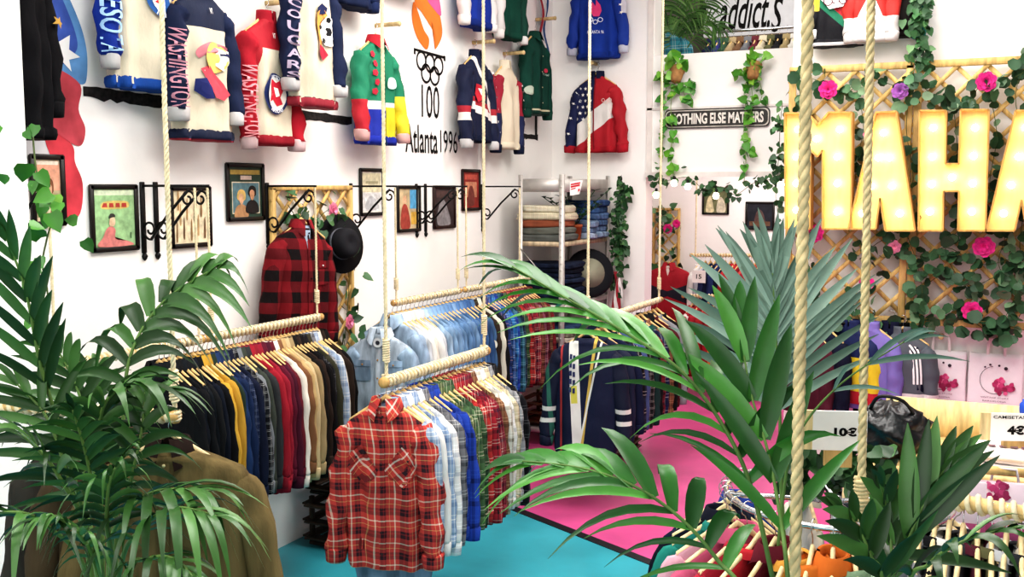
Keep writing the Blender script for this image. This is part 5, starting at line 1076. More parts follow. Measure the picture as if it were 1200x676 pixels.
# ================================================================== BACK ROOM
FY = 11.95
tr0 = PY(765, 245, FY); tr1 = PY(797, 245, FY)
lattice('narrow wooden lattice panel at the rear of the back room', (tr0.x, FY + .01, .75), (1, 0, 0), (0, 0, 1), tr1.x - tr0.x, tr0.z - .75, .16)
garland('ivy_garland', 'ivy with pink blossoms on the narrow lattice in the back room', [PY(770, 245, FY - .05), PY(790, 262, FY - .05), PY(774, 282, FY - .05), PY(788, 300, FY - .05), PY(772, 325, FY - .05)], 46, .09, IVY, 8, .07, True, .3, [(PY(783, 268, FY - .1), .06, FUCH), (PY(793, 262, FY - .1), .05, FUCH)])
hp = PY(784, 311, FY - .2); g, sf, sl = garment('fleece_jacket', 'red fleece jacket with a dark zigzag chest band hung on the narrow lattice', 'jacket', hp, R_(6), None, blocks('#b81c2c', [('#2b2b3c', [(.35, 1, .36), (.35, -1, -.30)]), ('#2b2b3c', [(-.35, 1, .36), (-.35, -1, -.30)])]), L=.76, W=.26, D=.09, seed=62, spread=.1, sl=.56, style='shirt', sleeve=blocks('#b81c2c', [('#2b2b3c', [(0, 1, .42), (0, -1, -.36)])]))
decal(g, sf, [(-.04, .0), (.035, .0), (.0, -.12)], prn('#d9c9c0'), 'neck_lining', .004); hanger('wooden hanger inside the red fleece jacket', hp, R_(6), None)
def backrow(label_rail, u0, v0, u1, Y, items, seed, rackname):
    a = PY(u0, v0, Y); b = PY(u1, v0, Y); wrapped_rod(label_rail, a - Vector((.05, 0, 0)), b + Vector((.1, 0, 0)), .02)
    return row(rackname, a + Vector((.06, 0, 0)), b, items, 'tops on ' + rackname, base_rot=R_(78), seed=seed, D=.045, seg=14, rows=7), a
e1 = [G(d, cloth(c), 'sweatshirt', 'sweatshirt', style='crew') for d, c in (('white sweatshirt', '#e6e1dc'), ('light grey sweatshirt', '#b9bcc6'), ('navy sweatshirt', '#27305a'), ('dark navy sweatshirt', '#1a2142'), ('blue sweatshirt', '#2b3a72'), ('deep navy sweatshirt', '#171d38'), ('red sweatshirt', '#b8262f'), ('bright red sweatshirt', '#cf3038'), ('crimson sweatshirt', '#a01f2b'), ('coral red sweatshirt', '#cf4a44'), ('cherry sweatshirt', '#b02333'), ('orange red sweatshirt', '#d0533a'), ('maroon sweatshirt', '#7a1d2a'), ('black sweatshirt', '#1b1b20'), ('dark grey sweatshirt', '#3b3b42'))]
_, ea = backrow('rope-wrapped rod high at the rear of the back room', 815, 299, 905, 11.5, e1, 64, 'the back room rail')
rope('rod_rope', 'cotton rope holding the back room rail beside the framed picture', (ea.x, 11.5, 2.88), ea, .009, ROPEW, None, 2, .06)
e2 = [G(d, m, 'sweatshirt', 'sweatshirt', style='crew') for d, m in (('red track top with white stripe', blocks('#b01f2c', [('#e9e2dc', [(1, 0, .2), (-1, 0, -.17)])])), ('red sweatshirt', cloth('#b8212e')), ('scarlet track top', cloth('#c22a30')), ('red sweatshirt with pale sleeve', cloth('#a81d2a')), ('orange sweatshirt', cloth('#d9823a')), ('black track top', cloth('#17181e')), ('navy track top', cloth('#1a2036')), ('black sweatshirt', cloth('#151519')), ('charcoal sweatshirt', cloth('#26262c')), ('dark navy sweatshirt', cloth('#181d30')))]
_, eb = backrow('rope-wrapped rod lower in the back room over the red tops', 806, 347, 893, 10.6, e2, 65, 'the lower back rail')
b = MB(); bb_ = PY(815, 316, 11.1); t = thing('price_card', 'small white price card clipped on the back room rail', 'sign', PY(819, 324, 11.1)); b.box((0, 0, 0), (.15, .006, .14)); b.build('card', paint('#f4f1ec'), t, False); write('lettering', '15', (0, -.004, 0), Xv, Zv, .06, .05, INK, t, .02)
# ================================================================== TRELLIS, IVY AND MARQUEE LETTERS
a = PY(925, 83, TY); m_ = PY(1072, 78, TY); e = PY(1143, 374, TY); zlo = PY(1072, 376, TY).z; zhi = a.z
pw = m_.x - a.x
for k, lab in enumerate(('first wooden trellis panel behind the letter M and first A', 'second wooden trellis panel behind the letter H and last A', 'third wooden trellis panel reaching past the picture edge')):
    lattice(lab, (a.x + pw * k + .004, TY, zlo), Xv, Zv, pw - .008, zhi - zlo, .2, 'trellis_panel', .05, 'wooden trellis panels', PINE, .032)
def gl(pts, y=TY - .05): return [PY(u, v, y) for u, v in pts]
def fl(*l): return [(PY(u, v, TY - .1), r, m) for u, v, r, m in l]
EG = leafmat('#1c3a22', '#3a6240', '#8aa080', .55, 'round_leaf')
specs = [
 ([(932, 86), (960, 95), (990, 108), (1020, 92), (1050, 100), (1072, 88)], 60, .085, fl((971, 105, .07, FUCH), (1055, 107, .06, LILA)), 'garland of round leaves along the top of the first trellis panel'),
 ([(1070, 90), (1095, 112), (1130, 122), (1150, 100), (1180, 95), (1210, 78)], 80, .085, fl((1156, 96, .07, FUCH)), 'garland of round leaves along the top of the second trellis panel'),
 ([(934, 95), (940, 130), (932, 170), (936, 220), (930, 270), (945, 330), (960, 372)], 70, .07, fl((955, 273, .07, FUCH)), 'ivy strand down the first stile of the trellis'),
 ([(1003, 100), (1012, 150), (1002, 200), (1014, 250), (1020, 310), (1000, 350), (1010, 380)], 80, .08, fl((1016, 331, .055, FUCH), (1048, 289, .05, PINKP), (1018, 158, .04, PINKP)), 'ivy strand between the letter M and the first A'),
 ([(1068, 100), (1062, 150), (1070, 210), (1060, 260), (1075, 310), (1080, 350), (1060, 380)], 85, .085, (), 'ivy strand along the middle stile of the trellis'),
 ([(1118, 130), (1122, 180), (1118, 215), (1128, 260), (1108, 290), (1120, 320), (1145, 350), (1130, 372)], 75, .085, fl((1153, 289, .075, FUCH), (1139, 364, .07, FUCH)), 'ivy strand through the gap of the letter H'),
 ([(1160, 110), (1168, 160), (1160, 220), (1178, 270), (1170, 310), (1190, 340), (1178, 372)], 95, .09, (), 'ivy strand between the letter H and the last A'),
 ([(1215, 60), (1190, 110), (1205, 200), (1195, 290), (1210, 330), (1190, 380)], 80, .09, (), 'ivy strand on the third trellis panel'),
 ([(990, 372), (1020, 384), (1045, 378), (1062, 392), (1090, 372), (1120, 378)], 60, .085, (), 'garland of round leaves under the first trellis panel'),
 ([(1140, 376), (1160, 388), (1180, 382), (1210, 390)], 55, .09, (), 'garland of round leaves under the second trellis panel'),
 ([(1010, 300), (1040, 280), (1075, 300), (1110, 290), (1150, 310), (1195, 300)], 60, .08, (), 'garland of round leaves just below the lit letters'),
 ([(1090, 330), (1110, 320), (1140, 335), (1170, 325), (1200, 345)], 46, .085, (), 'garland of round leaves in the lower second trellis panel')]
for i, (pts, n, s, fls, lab) in enumerate(specs): garland('ivy_garland', lab, gl(pts), int(n * .66), s, EG if i % 2 else EUCA, 40 + i, .045, False, .3, fls, 'ivy garlands on the trellis')
garland('hanging_ivy', 'dense ivy hanging above the trellis beside the brown sweatshirt', [PY(1080, -10, TW - .15), PY(1077, 20, TW - .15), PY(1075, 45, TW - .15), PY(1073, 74, TW - .15)], 110, .06, IVY, 61, .04, True, .8, (), None, cat='ivy')
garland('ivy_strand', 'thin ivy strand falling beside the letter M', [PY(917, 120, TY - .1), PY(914, 150, TY - .1), PY(913, 180, TY - .1), PY(910, 205, TY - .1)], 40, .06, IVY, 62, .03, True, .7)
# letters
LY = TY - .2
LFACE = NT('letter_wood').finish(lin('#f5da92'), .5, 0, .08, 4, .05, 30, .3, (6, 6, 1)); LSIDE = wood('#d9a95e'); BULB = emis('#ffe09c', 19)
def letter(label, ch, poly, bulbs):
    P = [PY(u, v, LY) for u, v in poly]; c = sum(P, Vector()) / len(P); t = thing('marquee_letter', label, 'lit letter', c, 0, 'lit marquee letters')
    L = [p - c for p in P]; b = MB(); b.prism([p + Vector((0, .0, 0)) for p in L], (0, .012, 0)); b.build('face', LFACE, t, False)
    b = MB(); n = len(L)
    for i in range(n):
        p, q = L[i], L[(i + 1) % n]; d = (q - p).normalized(); nn = Vector((d.z, 0, -d.x)) * .006
        b.add([p - nn + Vector((0, -.05, 0)), q - nn + Vector((0, -.05, 0)), q + nn + Vector((0, -.05, 0)), p + nn + Vector((0, -.05, 0)), p - nn + Vector((0, .08, 0)), q - nn + Vector((0, .08, 0)), q + nn + Vector((0, .08, 0)), p + nn + Vector((0, .08, 0))], [(0, 1, 2, 3), (0, 4, 5, 1), (3, 2, 6, 7), (1, 5, 6, 2), (0, 3, 7, 4)])
    b.build('rim', LSIDE, t, False)
    for u, v in bulbs:
        p = PY(u, v, LY) - c; b = MB(); b.lathe([(.0, .052), (.016, .048), (.024, .034), (.022, .018), (.012, .006), (.012, 0)], p + Vector((0, -.002, 0)), 12, Matrix.Rotation(PI / 2, 3, 'X')); b.build('bulb', BULB, t)
letter('lit wooden marquee letter M, first of the sign on the trellis', 'M', [(922, 268), (921, 133), (946, 133), (959, 147), (972, 132), (999, 132), (998, 268), (965, 268), (965, 176), (958.5, 184), (951, 176), (950, 268)], [(936, 152), (934, 184), (934, 215), (934, 246), (958, 163), (985, 152), (982, 184), (982, 215), (982, 248)])
letter('lit wooden marquee letter A between the M and the H', 'A', [(995, 268), (1027, 132), (1051, 131), (1073, 270), (1038, 270), (1032, 232), (1027, 268)], [(1036, 156), (1030, 185), (1043, 185), (1022, 218), (1046, 218), (1011, 250), (1055, 250)])
letter('lit wooden marquee letter H, third of the sign on the trellis', 'H', [(1077, 270), (1078, 130), (1109, 130), (1108, 192), (1124, 192), (1126, 129), (1159, 129), (1155, 270), (1123, 270), (1124, 224), (1106, 224), (1105, 270)], [(1094, 150), (1093, 184), (1092, 216), (1090, 248), (1116, 208), (1143, 150), (1141, 183), (1140, 215), (1139, 248)])
letter('lit wooden marquee letter A, last of the sign at the picture edge', 'A', [(1156, 270), (1190, 130), (1216, 130), (1240, 270), (1203, 270), (1197, 234), (1189, 270)], [(1202, 150), (1194, 184), (1209, 184), (1185, 217), (1215, 217), (1176, 250), (1222, 250)])
# clothes on the trellis wall below
TW2 = TW
cl = [('maroon sports top hung low beside the silver palm leaf', 951, 388, 478, cloth('#5e2434'), None, 'sports_pullover', '#5e2434'), ('dark navy jacket hung below the trellis with red cuff', 966, 386, 482, cloth('#181d35'), RED, 'jacket', None), ('navy jacket with yellow and red block sleeves below the trellis', 998, 382, 470, blocks('#1f2a5c', [('#f0d21f', [(0, -1, -.22)]), ('#cf2636', [(0, -1, -.47)])]), None, 'jacket', None), ('purple and maroon patterned top below the trellis', 1020, 384, 478, blocks('#6e2448', [('#8676c8', [(0, -1, -.36)]), ('#8676c8', [(1, .6, .15)])]), None, 'sports_pullover', None), ('navy track top with three white sleeve stripes below the trellis', 1044, 384, 482, cloth('#191c38'), None, 'track_jacket', None), ('grey and navy track top at the end of the row below the trellis', 1058, 390, 478, blocks('#5d646c', [('#1a1d35', [(0, -1, -.48)]), ('#e9e6e2', [(0, -1, -.43), (0, 1, .46)])]), None, 'track_jacket', None)]
for i, (lab, u, v0, v1, m, cuff, nm, _) in enumerate(cl):
    p = PY(u, v0, TW2 - .22 - .03 * (i % 2)); q = PY(u, v1, TW2 - .22); g, sf, sl = garment(nm, lab, 'jacket', p, R_(-40 + 8 * i), 'tops hung under the trellis', m, cuff=cuff, L=p.z - q.z, W=.19, D=.07, seed=70 + i, spread=.0, sl=.5, style='stand')
    hanger('wooden hanger inside the ' + ' '.join(lab.split()[:9]), p, R_(-40 + 8 * i), 'hangers under the trellis')
    if i == 4:
        for k in range(3):
            mb = MB(); mb.grid([[sl(1, s, -.03 + .022 * k + w, .006) for w in (-.006, .006)] for s in [.02 + .1 * j for j in range(7)]]); mb.build('stripe', prn('#f2f0ee'), g)
b = MB(); ha = PY(945, 378, TW2 - .235); hb = PY(1066, 380, TW2 - .235); b.tube([ha, hb], .013, 8); tag(b.build('clothes_rail', IRON), 'thin dark rail under the trellis carrying the sports tops', 'clothes rail')
# ---- tote bags on the wall
def ring_flower(parent, c, r, n, right, up, nrm, m, seed):
    rng = random.Random(seed); b = MB()
    for k in range(34):
        a = rng.uniform(0, 6.28); q = r * math.sqrt(rng.random()); p = c + right * (q * math.cos(a)) + up * (q * .85 * math.sin(a)); s = r * .3
        b.add([p + right * (s * math.cos(t) * rng.uniform(.7, 1.2)) + up * (s * math.sin(t) * rng.uniform(.7, 1.2)) + nrm * (.0006 * k * .1 + .0008) for t in [2 * PI * j / 7 for j in range(7)]], [tuple(range(7))])
    return b.build('rose_print', m, parent, False)
ROSE = leafmat('#8e1c46', '#d0477e', '#e77aa2', .8, 'rose_print')
def tote_print(t, sz_, right, up, nrm, off):
    c = nrm * off; b = MB(); R = sz_ * .27
    n = 30; pts = [(R * math.cos(a), R * math.sin(a)) for a in [R_(100) + R_(235) * i / n for i in range(n + 1)]]
    b.grid([[c + right * (x * k) + up * (y * k + sz_ * .02) for x, y in pts] for k in (1, 1.035)])
    for i, (x, y, r) in enumerate(((-.19, .27, .018), (-.1, .32, .022), (.06, .31, .022), (.18, .26, .035))): b.add([c + right * (x * sz_ + r * sz_ * math.cos(a)) + up * (y * sz_ + r * sz_ * math.sin(a)) for a in [2 * PI * j / 10 for j in range(10)]], [tuple(range(10))])
    b.build('ring_print', prn('#39313a'), t, False); ring_flower(t, c + right * (.15 * sz_) - up * (.1 * sz_), sz_ * .17, 30, right, up, nrm, ROSE, 5)
    for zz, ww, s in ((-.33, .5, 'VINTAGE STORE'), (-.40, .42, 'BARCELONA'), (-.47, .72, 'WWW.VINTAGE.COM')): write('lettering', s, c - Vector((0, 0, 0)) + up * (zz * sz_ ), right, up, ww * sz_, .028 * sz_, prn('#8a6a78'), t, .0)
def tote(label, c, w, h, seed, rz=0):
    t = thing('tote_bag', label, 'bag', c, rz, 'white printed tote bags on the wall'); b = MB(); rows = []
    for i in range(13):
        q = i / 12; rw = []
        for j in range(24):
            a = 2 * PI * j / 24; x = w / 2 * math.copysign(abs(math.cos(a)) ** .35, math.cos(a)) * (1 - .03 * q + .01 * math.sin(q * 9 + seed)); y = .028 * math.copysign(abs(math.sin(a)) ** .7, math.sin(a)) * (1 - .6 * q ** 2) * (1 + .2 * math.sin(x * 20 + seed))
            rw.append((x, y, -h / 2 + h * q + .006 * math.sin(a * 2 + seed)))
        rows.append(rw)
    b.grid(rows, True, True, True); b.build('bag_body', mat('#eee6e8', .9, 0, .05, 6, .25, 12, .1, None, 'canvas'), t)
    for s in (-1, 1):
        b = MB(); hd = [Vector((x, s * .012, h / 2 + z)) for x, z in ((-.055, -.03), (-.055, .06), (-.04, .115), (.0, .13), (.04, .115), (.055, .06), (.055, -.03))]; pts = catmull(hd, 4); b.grid([[p + Vector((dx * (1 if True else 0), 0, 0)) for dx in (-.011, .011)] if False else [p - Vector((p.x, 0, 0)).normalized() * .009 if abs(p.x) > .01 else p - Vector((0, 0, .009)), p + (Vector((p.x, 0, 0)).normalized() * .009 if abs(p.x) > .01 else Vector((0, 0, .009)))] for p in pts]); b.build('handle', mat('#e6dcd8', .9, name='strap'), t)
    tote_print(t, w, Xv, Zv, Vector((0, -1, 0)), .034)
    return t
for lab, (u0, v0, u1, v1), s in (('white tote bag with a rose print hung just past the track tops', (1072, 409, 1131, 475), 1), ('white tote bag with a rose print behind the small price sign', (1135, 413, 1198, 480), 2)):
    p, q = PY(u0, v0, TY + .05), PY(u1, v1, TY + .05); c = (p + q) / 2; tote(lab, (c.x, TY + .07, c.z), q.x - p.x, p.z - q.z, s)
    peg((c.x, TY + .12, p.z + .11), Vector((0, -1, 0)), .14, 'wooden peg holding the ' + ' '.join(lab.split()[:3]) + (' past the track tops' if s == 1 else ' behind the price sign'), 'pegs of the tote bags')
# ---- counter with tote stacks
KY = 4.75; kx0 = PY(1020, 530, KY).x; kz = PZ(1120, 545, 0.98).z
t = thing('wooden_counter', 'pale wooden counter carrying flat tote bags and the black bag', 'table', (kx0 + .9, KY + .3, 0))
b = MB(); b.box((0, 0, kz - .02), (1.8, .7, .04), None, .005); b.build('table_top', wood('#e0bd82'), t)
for x in (-1, 1):
    for y in (-1, 1): b = MB(); b.box((x * .84, y * .29, kz / 2 - .02), (.06, .06, kz - .04)); b.build('leg', wood('#c79f63'), t)
b = MB(); b.box((0, .34, kz + .08), (1.8, .02, .2)); b.build('back_board', wood('#e8cf95'), t)
def flat_tote(label, c, w, d, h, rz, seed, name='tote_bag'):
    t = thing(name, label, 'bag', c, rz, 'flat tote bags on the counter'); b = MB(); rows = []
    for k, (z, s) in enumerate(((0, .96), (.3, 1), (.8, 1), (1, .95))):
        rows.append([(w / 2 * s * math.copysign(abs(math.cos(a)) ** .35, math.cos(a)), d / 2 * s * math.copysign(abs(math.sin(a)) ** .35, math.sin(a)), z * h + .004 * math.sin(3 * a + seed)) for a in [2 * PI * j / 28 for j in range(28)]])
    b.grid(rows, True, True, True); b.build('bag_body', mat('#f0e8e6', .9, 0, .06, 6, .2, 14, .1, None, 'canvas'), t)
    b = MB()
    for i in range(4): b.add([(-w * .3 + i * .045, -.02 + q * .03, h + .006) for q in (0, 1)] + [(-w * .3 + i * .045 + .03, -.02 + q * .03, h + .006) for q in (1, 0)], [(0, 1, 2, 3)])
    b.build('lettering', prn('#8a6a78'), t, False)
    ring_flower(t, Vector((w * .2, .0, h + .005)), .06, 20, Xv, Vector((0, 1, 0)), Zv, ROSE, seed); return t
y_ = KY - .12 + .3
for i, (dx, dy, z, rz, lab) in enumerate(((.6, -.05, 0, .05, 'white tote bag lying flat at the bottom of the counter stack'), (.62, -.04, .022, -.06, 'white tote bag lying flat, second from the bottom of the counter stack'), (.6, -.05, .044, .03, 'white tote bag lying flat on top of the counter stack'), (1.08, -.08, 0, .0, 'white tote bag lying flat under the small price sign'), (1.1, -.06, .022, .08, 'white tote bag with pink print lying flat near the small price sign'))):
    flat_tote(lab, (kx0 + dx, KY + .3 + dy, kz + z + .002), .42, .36, .02, rz, i)
t = thing('black_bag', 'crumpled black leather bag lying on the counter behind the large price sign', 'bag', (PY(1045, 510, KY + .1).x, KY + .1, kz + .125)); rng = random.Random(9); b = MB(); rows = []
for k in range(12):
    q = k / 11; r = .15 * math.sin(PI * (.06 + .9 * q)) ** .6
    rows.append([(r * 1.0 * math.cos(a) * (1 + .16 * math.sin(3 * a + k) + .1 * math.sin(5 * a - k * 1.7)), r * .8 * math.sin(a) * (1 + .14 * math.sin(4 * a + k * 1.3)), -.12 + .25 * q + .015 * math.sin(5 * a + k)) for a in [2 * PI * j / 30 for j in range(30)]])
b.grid(rows, True, True, True); b.build('bag_body', mat('#121214', .3, 0, .1, 20, .5, 16, .5, None, 'black_leather'), t)
b = MB(); b.tube(catmull([Vector((-.1, -.02, .08)), Vector((-.05, -.1, .17)), Vector((.05, -.1, .16)), Vector((.1, -.02, .07))], 6), .008, 6); b.build('strap', BLACK, t)
def price_sign(label, u0, v0, u1, v1, D, big, small, frame=True, rz=0):
    p, q = PD(u0, v0, D), PD(u1, v1, D); w = (q - p).dot(CR); h = (p - q).z; c = (p + q) / 2; t = thing('price_sign', label, 'sign', c, PS * .75 + rz)
    b = MB(); b.box((0, 0, 0), (w, .008, h)); b.build('card', paint('#f5f0ea'), t, False)
    if frame: b = MB(); b.box((-w / 2 - .02, .004, 0), (.045, .012, h)); b.build('wooden_edge', wood('#e6cf9a'), t, False); b = MB(); b.box((0, .02, -h / 2 - .03), (w * .5, .03, .06)); b.build('stand', wood('#c9a86c'), t, False)
    vs, fs = fit_text(big[0], big[1] * w, big[2] * h, .05); b = MB(); b.add([(x + big[3] * w, -.006, y + big[4] * h) for x, y in vs], fs); b.build('price', INK, t, False)
    if small: vs, fs = fit_text(small, w * .92, h * .11, .015); b = MB(); b.add([(x, -.006, y + h * .36) for x, y in vs], fs); b.build('lettering', INK, t, False)
    return t
price_sign('large white price card reading 10€ above the round clothes rack', 953, 481, 1015, 528, 3.4, ('10€', .42, .23, .1, -.02), None)
price_sign('small white price card reading 4€ on the counter', 1162, 484, 1226, 517, 4.55, ('4€', .3, .34, -.06, -.1), 'CAMISETAS DESDE', True)
b = MB(); pp = PD(1204, 477, 4.7); b.lathe([(.018, -.03), (.02, .0), (.018, .02), (.008, .03), (.008, .04)], (0, 0, 0), 14); o = b.build('marker_cap', mat('#2b57c8', .4)); o.location = PD(1200, 478, 4.66); tag(o, 'small blue bottle top behind the small price card', 'bottle')
# front pole with hanging totes
w0 = PD(1092, 545, 4.1); w1 = PD(1230, 557, 4.05); b = MB(); b.tube([w0, w1], .018, 12); tag(b.build('display_pole', wood('#dcb676')), 'bare wooden pole in front of the counter with bags hung on it', 'pole')
for i, (u, lab) in enumerate(((1118, 'pale pink printed bag hung on the display pole, nearest the palm'), (1178, 'pale pink printed bag hung on the display pole at the picture edge'))):
    p = PD(u, 552 + i * 3, 4.06); t = thing('hanging_bag', lab, 'bag', p, PS * .2, 'pink bags on the display pole'); b = MB(); b.box((0, -.01, -.2), (.24, .012, .34), None, .005); b.build('bag_body', mat('#ecd3dc', .9, 0, .05, 6, .2, 14, .1), t); b = MB(); b.box((0, -.018, -.26), (.24, .004, .12)); b.build('lower_band', cloth('#b54c7a'), t); ring_flower(t, Vector((-.03, -.018, -.07)), .045, 20, Xv, Zv, Vector((0, -1, 0)), ROSE, i)
    b = MB(); b.tube([Vector((-.05, 0, -.03)), Vector((-.04, 0, .02)), Vector((.04, 0, .02)), Vector((.05, 0, -.03))], .006, 5); b.build('handle', mat('#e8d9dd', .9), t)
# ================================================================== ROUND RACK
RZ = 1.18; rc = PZ(980, 580, RZ); RR = .36
t = thing('round_clothes_rack', 'chrome round clothes rack with a circle of coloured tops', 'clothes rack', (rc.x, rc.y, 0))
b = MB(); b.tube([Vector((RR * math.cos(a), RR * math.sin(a), RZ)) for a in [2 * PI * i / 48 for i in range(48)]], .010, 10, closed=True); b.build('ring_rail', CHROME, t)
b = MB(); b.tube([Vector((0, 0, .04)), Vector((0, 0, RZ))], .018, 10); b.build('centre_pole', CHROME, t)
for k in range(4): a = k * PI / 2 + .4; b = MB(); b.tube([Vector((0, 0, RZ - .02)), Vector((RR * math.cos(a), RR * math.sin(a), RZ))], .009, 8); b.build('spoke', CHROME, t); b = MB(); b.tube([Vector((0, 0, .05)), Vector((.4 * math.cos(a), .4 * math.sin(a), .02))], .014, 8); b.build('foot', CHROME, t)
rk = [('royal blue top', '#27409a'), ('navy top', '#1a2550'), ('dark navy top', '#161d3c'), ('black navy top', '#14182b'), ('teal green top', '#1f8a7a'), ('pale pink top', '#e3a8b8'), ('hot pink top', '#d8597f'), ('raspberry red top', '#c3283f'), ('bright red top', '#cf2430'), ('maroon top', '#6a1828'), ('amber orange top', '#e39a35'), ('bright orange top', '#e8761f'), ('orange top', '#dd6a1c'), ('sage green top', '#7f9d7a'), ('pale green top', '#a8bfa0'), ('grey top', '#6d7078'), ('dark grey top', '#3b3d44'), ('black top', '#1b1b1f'), ('charcoal patterned top', '#2a2a30'), ('white top', '#dcdad6'), ('beige top', '#c9b591'), ('black and white top', '#2b2b2f'), ('slate top', '#4d5560'), ('cream top', '#e3dac6')]
for i, (d, c) in enumerate(rk):
    a = R_(163 + i * 9.5 if i < 17 else 163 + 16 * 9.5 + (i - 16) * 23); p = Vector((rc.x + RR * math.cos(a), rc.y + RR * math.sin(a), RZ - .105))
    garment('knit_pullover', f'{d}, {ordn[i + 1]} round the chrome ring from the pink floor side', 'top', p, a, 'tops on the round rack', cloth(c), L=.62, W=.2, D=.022, seed=300 + i, sl=.5, style='crew' if i % 3 else 'shirt', seg=20, rows=9)
    hanger(f'pale wooden hanger, {ordn[i + 1]} round the chrome ring from the pink floor side', p, a, 'hangers on the round rack', HWOODP)
gpath = [PD(u, v, 3.6) for u, v in ((915, 560), (945, 550), (975, 553), (1005, 548), (1040, 552))]
garland('ivy_garland', 'ivy bunch lying over the round rack under the large price card', gpath, 110, .065, leafmat('#142e18', '#2f5a30', '#4f7d48', .4, 'dark_ivy'), 91, .04, True, -.2)
# ================================================================== ROD G with grey tops, near lower corner
gz = 1.28; g0 = PZ(1062, 576, gz); g1 = PZ(1215, 604, gz); gdir = (g1 - g0).normalized()
wrapped_rod('thick pale rope-wrapped rod near the picture corner over grey tops', g0, g1 + gdir * .2, .026)
gi = [G(d, cloth(c), 'knit_pullover', 'top', style='crew') for d, c in (('grey marl top', '#85858a'), ('black top', '#19191c'), ('white top', '#dbd8d3'), ('dark grey top', '#3d3d42'), ('wine top', '#5a1d30'), ('olive top', '#5d5a38'), ('pale grey top', '#b5b5b8'), ('charcoal top', '#2c2d31'), ('cream top', '#d8cfba'), ('black ribbed top', '#1d1c20'), ('brown top', '#4d3526'), ('slate top', '#4a525c'))]
row('the pale corner rod', g0 + gdir * .05, g1 + gdir * .12, gi, 'tops on the pale rod in the corner', base_rot=PI / 2, seed=71, D=.022, hm=HWOODP, z_off=.11, S=.9)
# ================================================================== NEAR ROPES
ra = PD(946, -20, 2.15); rb2 = PD(930, 730, 2.15); 
rope('thick_rope', 'thick twisted natural rope hanging close to the camera before the letter M', Vector((ra.x, ra.y, ZT - .4 if ra.z > ZT else ra.z + .6)), rb2, .0125, ROPE, 'thick ropes', 3)
rc1 = PD(1018, -20, 3.0); rc2 = PD(1009, 590, 3.0)
rope('thick_rope', 'twisted natural rope with a knot hanging before the first letter A', Vector((rc1.x, rc1.y, rc1.z + .6)), rc2, .0125, ROPE, 'thick ropes', 3, None, [(PD(1010, 560, 3.0), .13, .017), (rc2 + Vector((0, 0, .02)), .04, .018)])
# ================================================================== POTHOS VINE AT THE PILLAR
pv = [(38, 150, 3.2), (42, 195, 3.15), (50, 225, 3.12), (62, 250, 3.1), (55, 280, 3.1), (50, 310, 3.1), (56, 345, 3.1), (55, 400, 3.1)]
garland('hanging_pothos', 'bright green pothos vine hanging over the framed sleeve at the pillar', [PD(*p) for p in pv], 30, .06, leafmat('#2f6a24', '#4f8c30', '#7fb04a', .35, 'pothos_leaf'), 93, .045, True, .5, (), None, Vector((.6, -.8, 0)), .003, 'plant')
